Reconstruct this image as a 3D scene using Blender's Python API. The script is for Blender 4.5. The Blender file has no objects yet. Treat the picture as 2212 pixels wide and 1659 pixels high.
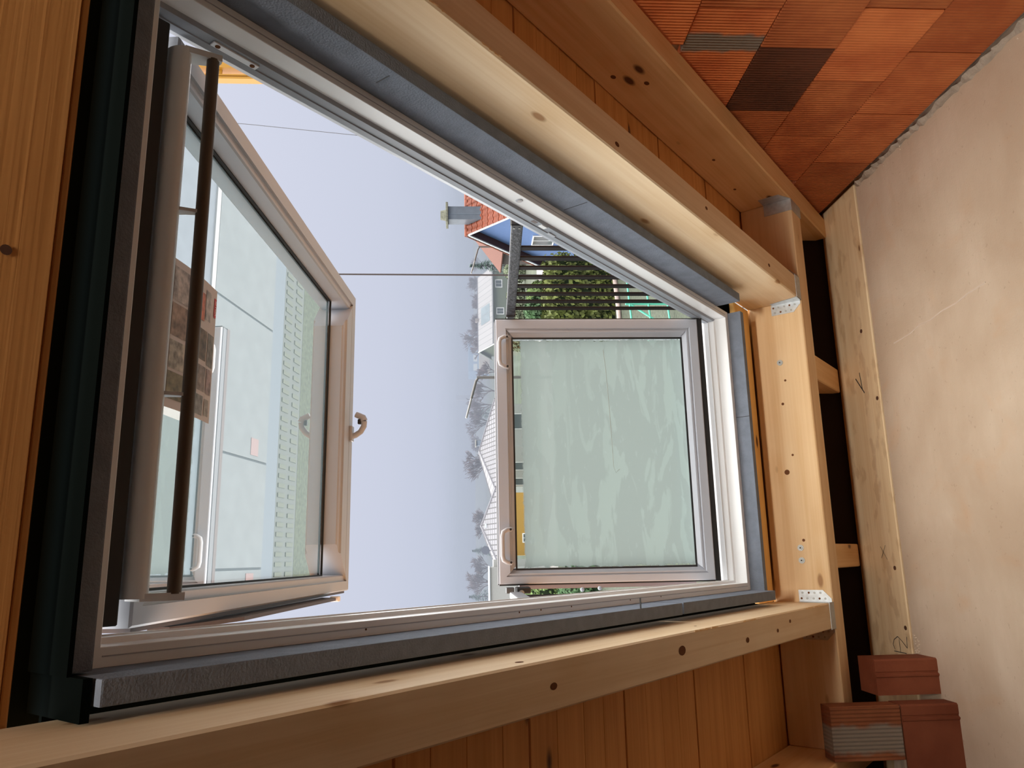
import bpy, bmesh, math, random
from mathutils import Matrix, Vector
random.seed(7)
S = bpy.context.scene
COL = S.collection
V = Vector
R = math.radians

# ------------------------------------------------------------------ camera
def camera():
    yaw, pit, rol = R(12.7146), R(-3.3527), R(-0.3947)
    cy, sy, cp, sp, cr, sr = math.cos(yaw), math.sin(yaw), math.cos(pit), math.sin(pit), math.cos(rol), math.sin(rol)
    r = V((cy, -sy, 0)); f = V((sy * cp, cy * cp, sp)); u = r.cross(f)
    r2 = cr * r + sr * u; u2 = -sr * r + cr * u
    d = bpy.data.cameras.new('camera')
    d.sensor_fit = 'HORIZONTAL'; d.sensor_width = 36; d.lens = 36 * 1674.7 / 2212
    d.clip_start = 0.02; d.clip_end = 3000
    o = bpy.data.objects.new('camera', d); COL.objects.link(o)
    X, Y, Z = -u2, r2, -f          # the phone was held on its side
    o.matrix_world = Matrix(((X.x, Y.x, Z.x, 0), (X.y, Y.y, Z.y, 0), (X.z, Y.z, Z.z, 1.8), (0, 0, 0, 1)))
    S.camera = o
camera()

# ------------------------------------------------------------------ sky, sun, exposure
S.view_settings.view_transform = 'Standard'
S.view_settings.look = 'None'
S.view_settings.gamma = 1.0
S.view_settings.use_curve_mapping = False
S.view_settings.exposure = 0.0

def world():
    w = bpy.data.worlds.new('overcast_sky'); S.world = w; w.use_nodes = True
    nt = w.node_tree; n = nt.nodes; n.clear()
    tc = n.new('ShaderNodeTexCoord'); sep = n.new('ShaderNodeSeparateXYZ')
    ramp = n.new('ShaderNodeValToRGB'); bg = n.new('ShaderNodeBackground'); out = n.new('ShaderNodeOutputWorld')
    nt.links.new(tc.outputs['Generated'], sep.inputs[0])
    nt.links.new(sep.outputs['Z'], ramp.inputs[0])
    e = ramp.color_ramp.elements
    e[0].position = 0.0; e[0].color = (.53, .575, .70, 1)
    e[1].position = 1.0; e[1].color = (1.0, 1.0, 1.0, 1)
    for p, c in ((.10, (.60, .637, .765)), (.26, (.66, .69, .82)), (.45, (.72, .745, .86))):
        k = e.new(p); k.color = c + (1,)
    nt.links.new(ramp.outputs[0], bg.inputs[0]); bg.inputs[1].default_value = 1.0
    nt.links.new(bg.outputs[0], out.inputs[0])
world()

def sun():
    d = bpy.data.lights.new('sun', 'SUN'); d.energy = 12; d.angle = R(150); d.color = (1.0, .975, .93)
    o = bpy.data.objects.new('sun', d); COL.objects.link(o)
    o.rotation_euler = V((0.14, 0.45, 1.0)).to_track_quat('Z', 'Y').to_euler()
sun()
def fill_lamp():
    # added fill light, unseen behind the camera; brightens floor and plate, grazes rafter undersides
    d = bpy.data.lights.new('added_fill_light', 'AREA'); d.shape = 'RECTANGLE'; d.size = 1.0; d.size_y = .22
    d.energy = 14.5; d.spread = R(58); d.color = (1.0, .92, .82)
    o = bpy.data.objects.new('added_fill_light', d); COL.objects.link(o)
    o.location = (.43, -1.45, 4.15)
    o.rotation_euler = V((-.35, -4.45, 3.8)).to_track_quat('Z', 'Y').to_euler()
fill_lamp()
S.cycles.transparent_max_bounces = 32
S.cycles.max_bounces = 12
S.cycles.diffuse_bounces = 6
S.cycles.volume_bounces = 3

# ------------------------------------------------------------------ materials
MATS = {}
def newmat(name):
    m = bpy.data.materials.new(name); m.use_nodes = True
    nt = m.node_tree; b = nt.nodes['Principled BSDF']
    return m, nt, nt.nodes, nt.links, b
def plain(name, col, rough=.5, metal=0, vary=.0, scale=8, bump=0, bscale=60, spec=.5):
    if name in MATS: return MATS[name]
    m, nt, n, L, b = newmat(name)
    b.inputs['Base Color'].default_value = (*col, 1); b.inputs['Roughness'].default_value = rough
    b.inputs['Metallic'].default_value = metal; b.inputs['Specular IOR Level'].default_value = spec
    if vary or bump:
        tc = n.new('ShaderNodeTexCoord')
    if vary:
        ns = n.new('ShaderNodeTexNoise'); ns.inputs['Scale'].default_value = scale; ns.inputs['Detail'].default_value = 6
        L.new(tc.outputs['Object'], ns.inputs['Vector'])
        r = n.new('ShaderNodeValToRGB')
        r.color_ramp.elements[0].position = .3; r.color_ramp.elements[1].position = .7
        r.color_ramp.elements[0].color = (*[c * (1 - vary) for c in col], 1)
        r.color_ramp.elements[1].color = (*[min(1, c * (1 + vary)) for c in col], 1)
        L.new(ns.outputs['Fac'], r.inputs[0]); L.new(r.outputs[0], b.inputs['Base Color'])
    if bump:
        nb = n.new('ShaderNodeTexNoise'); nb.inputs['Scale'].default_value = bscale; nb.inputs['Detail'].default_value = 4
        L.new(tc.outputs['Object'], nb.inputs['Vector'])
        bp = n.new('ShaderNodeBump'); bp.inputs['Strength'].default_value = bump; bp.inputs['Distance'].default_value = .01
        L.new(nb.outputs['Fac'], bp.inputs['Height']); L.new(bp.outputs[0], b.inputs['Normal'])
    MATS[name] = m
    return m

def mathn(n, L, op, a, b=None, clamp=False):
    k = n.new('ShaderNodeMath'); k.operation = op; k.use_clamp = clamp
    for i, v in enumerate((a, b)):
        if v is None: continue
        if isinstance(v, (int, float)): k.inputs[i].default_value = v
        else: L.new(v, k.inputs[i])
    return k.outputs[0]
def mixc(n, L, fac, a, b):
    k = n.new('ShaderNodeMix'); k.data_type = 'RGBA'
    for s, v in ((0, fac), (6, a), (7, b)):
        if isinstance(v, (int, float)): k.inputs[s].default_value = v
        elif isinstance(v, tuple): k.inputs[s].default_value = (*v, 1) if len(v) == 3 else v
        else: L.new(v, k.inputs[s])
    return k.outputs[2]

def wood(name, light, dark, knot=(.10, .035, .012), knots=.10, stain=0.0):
    """spruce: grain runs along the mesh's own X axis"""
    if name in MATS: return MATS[name]
    m, nt, n, L, b = newmat(name)
    tc = n.new('ShaderNodeTexCoord'); oi = n.new('ShaderNodeObjectInfo')
    add = n.new('ShaderNodeVectorMath'); add.operation = 'ADD'
    sc = n.new('ShaderNodeVectorMath'); sc.operation = 'SCALE'
    cmb = n.new('ShaderNodeCombineXYZ')
    for i in range(3): L.new(oi.outputs['Random'], cmb.inputs[i])
    L.new(cmb.outputs[0], sc.inputs[0]); sc.inputs['Scale'].default_value = 37
    L.new(tc.outputs['Object'], add.inputs[0]); L.new(sc.outputs[0], add.inputs[1])
    def mapped(s):
        mp = n.new('ShaderNodeMapping'); mp.inputs['Scale'].default_value = s
        L.new(add.outputs[0], mp.inputs['Vector']); return mp.outputs[0]
    # knots first: they bend the grain
    vo = n.new('ShaderNodeTexVoronoi'); vo.inputs['Scale'].default_value = 1; vo.feature = 'F1'
    L.new(mapped((3.0, 7.5, 7.5)), vo.inputs['Vector'])
    dist = vo.outputs['Distance']
    kmask = n.new('ShaderNodeMapRange'); kmask.inputs[1].default_value = knots * .55; kmask.inputs[2].default_value = knots
    kmask.inputs[3].default_value = 1; kmask.inputs[4].default_value = 0; L.new(dist, kmask.inputs[0])
    halo = n.new('ShaderNodeMapRange'); halo.inputs[1].default_value = knots; halo.inputs[2].default_value = knots * 3.2
    halo.inputs[3].default_value = 1; halo.inputs[4].default_value = 0; L.new(dist, halo.inputs[0])
    n1 = n.new('ShaderNodeTexNoise'); n1.inputs['Scale'].default_value = 1; n1.inputs['Detail'].default_value = 5
    L.new(mapped((.9, 26, 26)), n1.inputs['Vector'])
    wv = n.new('ShaderNodeTexNoise'); wv.inputs['Scale'].default_value = 1; wv.inputs['Detail'].default_value = 2; wv.inputs['Distortion'].default_value = .6
    L.new(mapped((1.6, 90, 90)), wv.inputs['Vector'])
    big = n.new('ShaderNodeTexNoise'); big.inputs['Scale'].default_value = 3.0; big.inputs['Detail'].default_value = 3
    L.new(add.outputs[0], big.inputs['Vector'])
    g = mathn(n, L, 'ADD', mathn(n, L, 'MULTIPLY', n1.outputs['Fac'], .55), mathn(n, L, 'MULTIPLY', wv.outputs['Fac'], .3))
    g = mathn(n, L, 'ADD', g, mathn(n, L, 'MULTIPLY', big.outputs['Fac'], .25))
    g = mathn(n, L, 'ADD', g, mathn(n, L, 'MULTIPLY', halo.outputs[0], -.14))
    r = n.new('ShaderNodeValToRGB'); r.color_ramp.elements[0].position = .36; r.color_ramp.elements[1].position = .66
    r.color_ramp.elements[0].color = (*dark, 1); r.color_ramp.elements[1].color = (*light, 1)
    L.new(g, r.inputs[0])
    col = mixc(n, L, kmask.outputs[0], r.outputs[0], knot)
    if stain:
        st = n.new('ShaderNodeTexNoise'); st.inputs['Scale'].default_value = 1; st.inputs['Detail'].default_value = 5
        L.new(mapped((7, 13, 13)), st.inputs['Vector'])
        sm = n.new('ShaderNodeMapRange'); sm.inputs[1].default_value = .55; sm.inputs[2].default_value = .62
        sm.inputs[3].default_value = 0; sm.inputs[4].default_value = stain; L.new(st.outputs['Fac'], sm.inputs[0])
        col = mixc(n, L, sm.outputs[0], col, (.42, .22, .09))
    L.new(col, b.inputs['Base Color']); b.inputs['Roughness'].default_value = .62; b.inputs['Specular IOR Level'].default_value = .3
    bp = n.new('ShaderNodeBump'); bp.inputs['Strength'].default_value = .12; bp.inputs['Distance'].default_value = .004
    L.new(wv.outputs['Fac'], bp.inputs['Height']); L.new(bp.outputs[0], b.inputs['Normal'])
    MATS[name] = m
    return m

def brick_mat(name, a, bcol, rib=True, smear=0):
    if name in MATS: return MATS[name]
    m, nt, n, L, b = newmat(name)
    tc = n.new('ShaderNodeTexCoord'); oi = n.new('ShaderNodeObjectInfo')
    ns = n.new('ShaderNodeTexNoise'); ns.noise_dimensions = '4D'; ns.inputs['Scale'].default_value = 7; ns.inputs['Detail'].default_value = 5
    L.new(tc.outputs['Object'], ns.inputs['Vector']); L.new(mathn(n, L, 'MULTIPLY', oi.outputs['Random'], 40), ns.inputs['W'])
    r = n.new('ShaderNodeValToRGB'); r.color_ramp.elements[0].position = .33; r.color_ramp.elements[1].position = .67
    r.color_ramp.elements[0].color = (*a, 1); r.color_ramp.elements[1].color = (*bcol, 1)
    L.new(ns.outputs['Fac'], r.inputs[0])
    hv = n.new('ShaderNodeHueSaturation'); L.new(r.outputs[0], hv.inputs['Color'])
    L.new(mathn(n, L, 'ADD', mathn(n, L, 'MULTIPLY', oi.outputs['Random'], .55), .72), hv.inputs['Value'])
    col = hv.outputs[0]
    sep = n.new('ShaderNodeSeparateXYZ'); L.new(tc.outputs['Object'], sep.inputs[0])
    if smear:
        s2 = n.new('ShaderNodeTexNoise'); s2.inputs['Scale'].default_value = 16; s2.inputs['Detail'].default_value = 5
        L.new(tc.outputs['Object'], s2.inputs['Vector'])
        band = mathn(n, L, 'ABSOLUTE', mathn(n, L, 'ADD', sep.outputs['X'], .02))
        band = mathn(n, L, 'ADD', band, mathn(n, L, 'MULTIPLY', s2.outputs['Fac'], .05))
        mr = n.new('ShaderNodeMapRange'); mr.inputs[1].default_value = .062; mr.inputs[2].default_value = .078
        mr.inputs[3].default_value = 1; mr.inputs[4].default_value = 0; L.new(band, mr.inputs[0])
        col = mixc(n, L, mr.outputs[0], col, (.24, .20, .16))
    L.new(col, b.inputs['Base Color']); b.inputs['Roughness'].default_value = .75; b.inputs['Specular IOR Level'].default_value = .25
    bp = n.new('ShaderNodeBump'); bp.inputs['Strength'].default_value = .5; bp.inputs['Distance'].default_value = .006
    nb = n.new('ShaderNodeTexNoise'); nb.inputs['Scale'].default_value = 90; nb.inputs['Detail'].default_value = 3
    L.new(tc.outputs['Object'], nb.inputs['Vector'])
    h = mathn(n, L, 'MULTIPLY', nb.outputs['Fac'], .3)
    if rib:   # fine combed ribs, upright on the block
        sx = mathn(n, L, 'SINE', mathn(n, L, 'MULTIPLY', sep.outputs['X'], 2 * math.pi / .0135))
        h = mathn(n, L, 'ADD', h, mathn(n, L, 'MULTIPLY', sx, .8))
    L.new(h, bp.inputs['Height']); L.new(bp.outputs[0], b.inputs['Normal'])
    MATS[name] = m
    return m

def screed():
    m, nt, n, L, b = newmat('screed')
    tc = n.new('ShaderNodeTexCoord')
    def noise(s, d=6, dist=0):
        k = n.new('ShaderNodeTexNoise'); k.inputs['Scale'].default_value = s; k.inputs['Detail'].default_value = d; k.inputs['Distortion'].default_value = dist
        L.new(tc.outputs['Object'], k.inputs['Vector']); return k.outputs['Fac']
    r = n.new('ShaderNodeValToRGB'); r.color_ramp.elements[0].position = .35; r.color_ramp.elements[1].position = .65
    r.color_ramp.elements[0].color = (.50, .375, .27, 1); r.color_ramp.elements[1].color = (.63, .505, .385, 1)
    L.new(noise(2.2, 8, .4), r.inputs[0])
    o = n.new('ShaderNodeMapRange'); o.inputs[1].default_value = .55; o.inputs[2].default_value = .72; o.inputs[4].default_value = .28
    L.new(noise(4.5, 7, .8), o.inputs[0])
    col = mixc(n, L, o.outputs[0], r.outputs[0], (.56, .30, .14))
    sp = n.new('ShaderNodeMapRange'); sp.inputs[1].default_value = .68; sp.inputs[2].default_value = .74; sp.inputs[4].default_value = .3
    L.new(noise(55, 2), sp.inputs[0])
    col = mixc(n, L, sp.outputs[0], col, (.30, .20, .13))
    mp = n.new('ShaderNodeMapping'); mp.inputs['Rotation'].default_value = (0, 0, R(-58)); mp.inputs['Scale'].default_value = (5, 26, 5)
    L.new(tc.outputs['Object'], mp.inputs['Vector'])
    br = n.new('ShaderNodeTexNoise'); br.inputs['Scale'].default_value = 1; br.inputs['Detail'].default_value = 7; br.inputs['Distortion'].default_value = .5
    L.new(mp.outputs[0], br.inputs['Vector'])
    bm_ = n.new('ShaderNodeMapRange'); bm_.inputs[1].default_value = .42; bm_.inputs[2].default_value = .68; bm_.inputs[4].default_value = .22; L.new(br.outputs['Fac'], bm_.inputs[0])
    col = mixc(n, L, bm_.outputs[0], col, (.50, .37, .26))
    L.new(col, b.inputs['Base Color']); b.inputs['Roughness'].default_value = .85; b.inputs['Specular IOR Level'].default_value = .2
    bp = n.new('ShaderNodeBump'); bp.inputs['Strength'].default_value = .35; bp.inputs['Distance'].default_value = .006
    L.new(mathn(n, L, 'ADD', mathn(n, L, 'ADD', mathn(n, L, 'MULTIPLY', noise(14, 6), .7), mathn(n, L, 'MULTIPLY', br.outputs['Fac'], .5)), mathn(n, L, 'MULTIPLY', noise(120, 2), .3)), bp.inputs['Height'])
    L.new(bp.outputs[0], b.inputs['Normal'])
    return m

def glass(name, tint, ior=1.5, dust=.0, dustcol=(.75, .82, .84)):
    m, nt, n, L, b = newmat(name); n.remove(b)
    tr = n.new('ShaderNodeBsdfTransparent'); tr.inputs[0].default_value = (*tint, 1)
    gl = n.new('ShaderNodeBsdfGlossy'); gl.inputs['Roughness'].default_value = .004
    fr = n.new('ShaderNodeFresnel'); fr.inputs[0].default_value = ior
    mx = n.new('ShaderNodeMixShader'); L.new(fr.outputs[0], mx.inputs[0]); L.new(tr.outputs[0], mx.inputs[1]); L.new(gl.outputs[0], mx.inputs[2])
    last = mx.outputs[0]
    if dust:
        tl = n.new('ShaderNodeBsdfTranslucent'); tl.inputs[0].default_value = (*dustcol, 1)
        m2 = n.new('ShaderNodeMixShader'); m2.inputs[0].default_value = dust
        L.new(last, m2.inputs[1]); L.new(tl.outputs[0], m2.inputs[2]); last = m2.outputs[0]
    L.new(last, n['Material Output'].inputs[0])
    return m

def filmed_glass():
    """pane behind a cloudy, streaked protective film; a ragged clear strip is left along its top edge (local Z up)"""
    m, nt, n, L, b = newmat('filmed_glass'); n.remove(b)
    tc = n.new('ShaderNodeTexCoord'); sep = n.new('ShaderNodeSeparateXYZ'); L.new(tc.outputs['Object'], sep.inputs[0])
    def noise(s, d=5, dist=0, sc=(1, 1, 1)):
        mp = n.new('ShaderNodeMapping'); mp.inputs['Scale'].default_value = sc; L.new(tc.outputs['Object'], mp.inputs['Vector'])
        k = n.new('ShaderNodeTexNoise'); k.inputs['Scale'].default_value = s; k.inputs['Detail'].default_value = d; k.inputs['Distortion'].default_value = dist
        L.new(mp.outputs[0], k.inputs['Vector']); return k.outputs['Fac']
    # coverage: 0 near the top edge and thin ragged rims
    edge = mathn(n, L, 'SUBTRACT', .322, sep.outputs['Z'])
    edge = mathn(n, L, 'ADD', edge, mathn(n, L, 'MULTIPLY', mathn(n, L, 'SUBTRACT', noise(22, 6, .4), .5), .018))
    side = mathn(n, L, 'SUBTRACT', .459, mathn(n, L, 'ABSOLUTE', sep.outputs['X']))
    side = mathn(n, L, 'ADD', side, mathn(n, L, 'MULTIPLY', mathn(n, L, 'SUBTRACT', noise(45, 6, .4), .5), .03))
    cov = mathn(n, L, 'MINIMUM', edge, side)
    mr = n.new('ShaderNodeMapRange'); mr.inputs[1].default_value = 0; mr.inputs[2].default_value = .006; L.new(cov, mr.inputs[0])
    streak = noise(7.5, 10, 1.0, (.5, 1, 2.2))
    st = n.new('ShaderNodeMapRange'); st.inputs[1].default_value = .50; st.inputs[2].default_value = .54; L.new(streak, st.inputs[0])
    low = n.new('ShaderNodeMapRange'); low.inputs[1].default_value = -.1; low.inputs[2].default_value = .35
    low.inputs[3].default_value = 1; low.inputs[4].default_value = .25; L.new(mathn(n, L, 'ADD', sep.outputs['Z'], mathn(n, L, 'MULTIPLY', sep.outputs['X'], .3)), low.inputs[0])
    big = noise(1.2, 4, .3)
    c1 = mixc(n, L, big, (.20, .235, .225), (.235, .268, .252))
    c2 = mixc(n, L, mathn(n, L, 'MULTIPLY', mathn(n, L, 'MULTIPLY', st.outputs[0], low.outputs[0]), .42), c1, (.275, .33, .305))
    fine = n.new('ShaderNodeMapRange'); fine.inputs[1].default_value = .62; fine.inputs[2].default_value = .7; fine.inputs[4].default_value = .35
    L.new(noise(60, 4, .5, (.35, 1, 1)), fine.inputs[0])
    c3 = mixc(n, L, fine.outputs[0], c2, (.27, .32, .30))
    tl = n.new('ShaderNodeBsdfTranslucent'); L.new(c3, tl.inputs[0])
    df = n.new('ShaderNodeBsdfDiffuse'); L.new(c3, df.inputs[0])
    fm = n.new('ShaderNodeMixShader'); fm.inputs[0].default_value = .25; L.new(tl.outputs[0], fm.inputs[1]); L.new(df.outputs[0], fm.inputs[2])
    tr = n.new('ShaderNodeBsdfTransparent'); tr.inputs[0].default_value = (.93, .97, .95, 1)
    gl = n.new('ShaderNodeBsdfGlossy'); gl.inputs['Roughness'].default_value = .01
    fr = n.new('ShaderNodeFresnel'); fr.inputs[0].default_value = 1.5
    gm = n.new('ShaderNodeMixShader'); L.new(fr.outputs[0], gm.inputs[0]); L.new(tr.outputs[0], gm.inputs[1]); L.new(gl.outputs[0], gm.inputs[2])
    allm = n.new('ShaderNodeMixShader'); L.new(mathn(n, L, 'MULTIPLY', mr.outputs[0], .97), allm.inputs[0])
    L.new(gm.outputs[0], allm.inputs[1]); L.new(fm.outputs[0], allm.inputs[2])
    L.new(allm.outputs[0], n['Material Output'].inputs[0])
    return m

SPRUCE = wood('spruce', (.80, .63, .42), (.68, .48, .27), knot=(.36, .19, .08))
SPRUCE2 = wood('spruce_warm', (.80, .53, .27), (.66, .38, .16), knots=.12)
BOARD = wood('spruce_board', (.68, .33, .105), (.52, .225, .058), knots=.13)
PLATE = wood('spruce_stained', (.88, .70, .45), (.76, .55, .31), knots=.06, stain=.3)
CHIP = plain('raw_wood_splinter', (.80, .55, .28), .8)
KNOT = plain('dark_knot', (.15, .06, .025), .8, spec=.1)
FOAM = plain('grey_foam', (.175, .20, .245), .9, vary=.10, scale=30, bump=.25, bscale=220, spec=.1)
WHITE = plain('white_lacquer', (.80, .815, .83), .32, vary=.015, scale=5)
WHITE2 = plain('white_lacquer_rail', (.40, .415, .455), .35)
GASKET = plain('black_rubber', (.012, .012, .012), .55)
UNDERLAY_SHADE = plain('underlay_and_shade_black', (.0025, .004, .0035), 1, spec=.03)
BROWNMET = plain('brown_cladding', (.055, .035, .032), .45)
GALV = plain('galvanised_steel', (.55, .58, .60), .42, metal=.85, vary=.12, scale=60)
STEEL = plain('screw_steel', (.40, .40, .38), .5, metal=.7)
BARS = plain('brown_bar', (.008, .004, .004), .6, spec=.2)
HANDRAIL = plain('weathered_anthracite', (.035, .038, .045), .55, vary=.8, scale=70, bump=.3, bscale=120, spec=.3)
PENCIL = plain('pencil', (.035, .032, .035), .7)
BRICK = brick_mat('hollow_brick', (.46, .115, .035), (.66, .205, .065))
BRICKS = brick_mat('hollow_brick_smeared', (.46, .115, .035), (.62, .19, .06), smear=1)
BRICKDARK = brick_mat('hollow_brick_dark', (.12, .04, .02), (.20, .065, .03))
BRICKP = brick_mat('smooth_brick', (.19, .05, .022), (.26, .08, .038), rib=False)
MORTAR = plain('mortar', (.40, .33, .26), .95, vary=.2, scale=20, bump=.6, bscale=50)
SCREED = screed()
GLASSU = glass('roof_glass', (.955, .99, .99))
GLASSH = glass('house_glass', (.35, .38, .42), 1.5)
FILM = filmed_glass()

# ------------------------------------------------------------------ scene graph helpers
WM = {}
def _par(o, parent, W):
    WM[o.name] = W.copy()
    if parent is not None:
        o.parent = parent; o.matrix_parent_inverse = WM[parent.name].inverted()
    o.matrix_basis = W
def props(o, label=None, cat=None, group=None, kind=None):
    if label: o['label'] = label
    if cat: o['category'] = cat
    if group: o['group'] = group
    if kind: o['kind'] = kind
    return o
def empty(name, W=Matrix(), parent=None, label=None, cat=None, group=None, kind=None):
    o = bpy.data.objects.new(name, None); COL.objects.link(o); o.empty_display_size = .1
    _par(o, parent, W)
    return props(o, label, cat, group, kind)
def T(x, y, z): return Matrix.Translation((x, y, z))
def obj(name, bm, mat, W=Matrix(), parent=None, label=None, cat=None, group=None, kind=None, smooth=False):
    if isinstance(bm, bmesh.types.BMesh):
        me = bpy.data.meshes.new(name)
        bmesh.ops.recalc_face_normals(bm, faces=bm.faces[:])
        bm.to_mesh(me); bm.free()
    else: me = bm
    if not me.materials: me.materials.append(mat)
    if smooth:
        for p in me.polygons: p.use_smooth = True
        try: me.set_sharp_from_angle(angle=R(40))
        except Exception: pass
    o = bpy.data.objects.new(name, me); COL.objects.link(o)
    _par(o, parent, W)
    return props(o, label, cat, group, kind)

def B(): return bmesh.new()
def abox(bm, lo, hi, bev=0, seg=1):
    vs = [bm.verts.new((x, y, z)) for x in (lo[0], hi[0]) for y in (lo[1], hi[1]) for z in (lo[2], hi[2])]
    fs = [bm.faces.new([vs[i] for i in q]) for q in ((0, 1, 3, 2), (4, 6, 7, 5), (0, 4, 5, 1), (2, 3, 7, 6), (0, 2, 6, 4), (1, 5, 7, 3))]
    if bev:
        es = list({e for f in fs for e in f.edges})
        bmesh.ops.bevel(bm, geom=es, offset=bev, segments=seg, affect='EDGES', profile=.7)
    return bm
def atube(bm, pts, r, n=10, r2=None, cap=True):
    pts = [V(p) for p in pts]; rings = []
    for i, p in enumerate(pts):
        t = ((pts[min(i + 1, len(pts) - 1)] - p).normalized() + (p - pts[max(i - 1, 0)]).normalized())
        t.normalize()
        a = V((0, 0, 1)) if abs(t.z) < .9 else V((1, 0, 0))
        u = t.cross(a).normalized(); w = t.cross(u)
        rr = r if r2 is None else r + (r2 - r) * i / (len(pts) - 1)
        rings.append([bm.verts.new(p + rr * (math.cos(2 * math.pi * k / n) * u + math.sin(2 * math.pi * k / n) * w)) for k in range(n)])
    for a, b in zip(rings, rings[1:]):
        for k in range(n): bm.faces.new((a[k], a[(k + 1) % n], b[(k + 1) % n], b[k]))
    if cap: bm.faces.new(rings[0][::-1]); bm.faces.new(rings[-1])
    return bm
def aprism(bm, poly, axis, a, b):
    """closed polygon in the plane across AXIS, pulled from a to b"""
    def pt(p, t):
        q = list(p); q.insert(axis, t); return q
    A = [bm.verts.new(pt(p, a)) for p in poly]; Bv = [bm.verts.new(pt(p, b)) for p in poly]
    k = len(poly)
    for i in range(k): bm.faces.new((A[i], A[(i + 1) % k], Bv[(i + 1) % k], Bv[i]))
    bm.faces.new(A[::-1]); bm.faces.new(Bv)
    return bm
def adisc(bm, c, axis, r, h, n=14):
    d = [0, 0, 0]; d[axis] = h
    return atube(bm, [V(c), V(c) + V(d)], r, n)
def member(bm, prof, x0, x1, y0, y1, side, butt=0.0):
    """one side of a rectangular frame in the XY plane; prof = closed list of (inset, depth z); mitred ends"""
    rows = []
    for end in (0, 1):
        row = []
        for i, z in prof:
            if side == 'x0': p = (x0 + i, (y0 + i) if end == 0 else (y1 - i), z)
            elif side == 'x1': p = (x1 - i, (y0 + i) if end == 0 else (y1 - i), z)
            elif side == 'y0': p = ((x0 + i) if end == 0 else (x1 - i), y0 + i, z)
            else: p = ((x0 + i) if end == 0 else (x1 - i), y1 - i, z)
            row.append(bm.verts.new(p))
        rows.append(row)
    k = len(prof)
    for i in range(k): bm.faces.new((rows[0][i], rows[0][(i + 1) % k], rows[1][(i + 1) % k], rows[1][i]))
    bm.faces.new(rows[0]); bm.faces.new(rows[1][::-1])
    return bm
def ring(bm, prof, x0, x1, y0, y1):
    cs = [(x0, y0, 1, 1), (x1, y0, -1, 1), (x1, y1, -1, -1), (x0, y1, 1, -1)]
    rows = [[bm.verts.new((x + i * sx, y + i * sy, z)) for i, z in prof] for x, y, sx, sy in cs]
    k = len(prof)
    for a in range(4):
        p, q = rows[a], rows[(a + 1) % 4]
        for i in range(k): bm.faces.new((p[i], p[(i + 1) % k], q[(i + 1) % k], q[i]))
    return bm

# roof frame: x along the eaves, s down the slope, m outward; camera stands .9 m inside the rafters' undersides
A = R(40.2); CA, SA = math.cos(A), math.sin(A); D = .9
ROOF = Matrix(((1, 0, 0, 0), (0, CA, SA, D * SA), (0, -SA, CA, 1.8 + D * CA), (0, 0, 0, 1)))
def rp(x, s, m): return ROOF @ V((x, s, m))
# mesh X axis laid along the slope (grain direction)
SLOPE = ROOF @ Matrix(((0, -1, 0, 0), (1, 0, 0, 0), (0, 0, 1, 0), (0, 0, 0, 1)))   # local (X,Y,Z) -> (x=-Y, s=X, m=Z)
def beam_s(name, x0, x1, s0, s1, m0, m1, mat, parent=None, bev=.004, **k):
    W = ROOF @ T((x0 + x1) / 2, (s0 + s1) / 2, (m0 + m1) / 2) @ Matrix(((0, -1, 0, 0), (1, 0, 0, 0), (0, 0, 1, 0), (0, 0, 0, 1)))
    l, w, h = (s1 - s0) / 2, (x1 - x0) / 2, (m1 - m0) / 2
    return obj(name, abox(B(), (-l, -w, -h), (l, w, h), bev), mat, W, parent, **k)
def beam_x(name, x0, x1, s0, s1, m0, m1, mat, parent=None, bev=.004, **k):
    W = ROOF @ T((x0 + x1) / 2, (s0 + s1) / 2, (m0 + m1) / 2)
    l, w, h = (x1 - x0) / 2, (s1 - s0) / 2, (m1 - m0) / 2
    return obj(name, abox(B(), (-l, -w, -h), (l, w, h), bev), mat, W, parent, **k)
def wbox(name, lo, hi, mat, parent=None, bev=0, **k):
    c = [(a + b) / 2 for a, b in zip(lo, hi)]; h = [(b - a) / 2 for a, b in zip(lo, hi)]
    return obj(name, abox(B(), [-v for v in h], h, bev), mat, T(*c), parent, **k)

# ------------------------------------------------------------------ floor and walls
XW = 1.648                     # face of the brick gable
fl = wbox('floor', (-2.6, -6.6, -.2), (XW + .3, 3.2, 0), SCREED, kind='structure')
# ragged mortar fillet between screed and gable
def fillet():
    bm = B(); rows = []
    y = 0.4
    while y < 3.2:
        w = random.uniform(.006, .022); h = random.uniform(.008, .026)
        rows.append([bm.verts.new(p) for p in ((XW + .004, y, 0), (XW - w, y, -.001), (XW - w * .6, y, h * .5), (XW + .004, y, h))])
        y += random.uniform(.012, .03)
    for a, b in zip(rows, rows[1:]):
        for i in range(3): bm.faces.new((a[i], a[i + 1], b[i + 1], b[i]))
    obj('mortar_fillet', bm, MORTAR, Matrix(), fl)
    bm = B()
    for i in range(40):
        t = random.random() ** 2
        p = V((XW - .012 - .03 * random.random(), .9 + 2.3 * random.random(), 0)) if i < 14 else V((-.40 + .07 * random.random(), 3.15 + .045 * random.random(), 0))
        r = random.uniform(.0015, .004)
        bmesh.ops.create_icosphere(bm, subdivisions=1, radius=r, matrix=T(*(p + V((0, 0, r * .5)))))
    obj('mortar_crumbs', bm, plain('pale_crumbs', (.72, .60, .47), .9), Matrix(), fl, kind='stuff')
    # hairline ridge left by the float across the screed
    bm = B()
    pts = [(.854, 3.055, .0005), (.86, 2.93, .001), (.876, 2.86, .0006), (.872, 2.79, .001), (.884, 2.71, .0006), (.885, 2.62, .001), (.897, 2.55, .0008), (.903, 2.45, 0)]
    atube(bm, pts, .0028, 5)
    obj('trowel_ridge', bm, plain('pale_ridge', (.66, .54, .44), .9), Matrix(), fl)
fillet()

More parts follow.
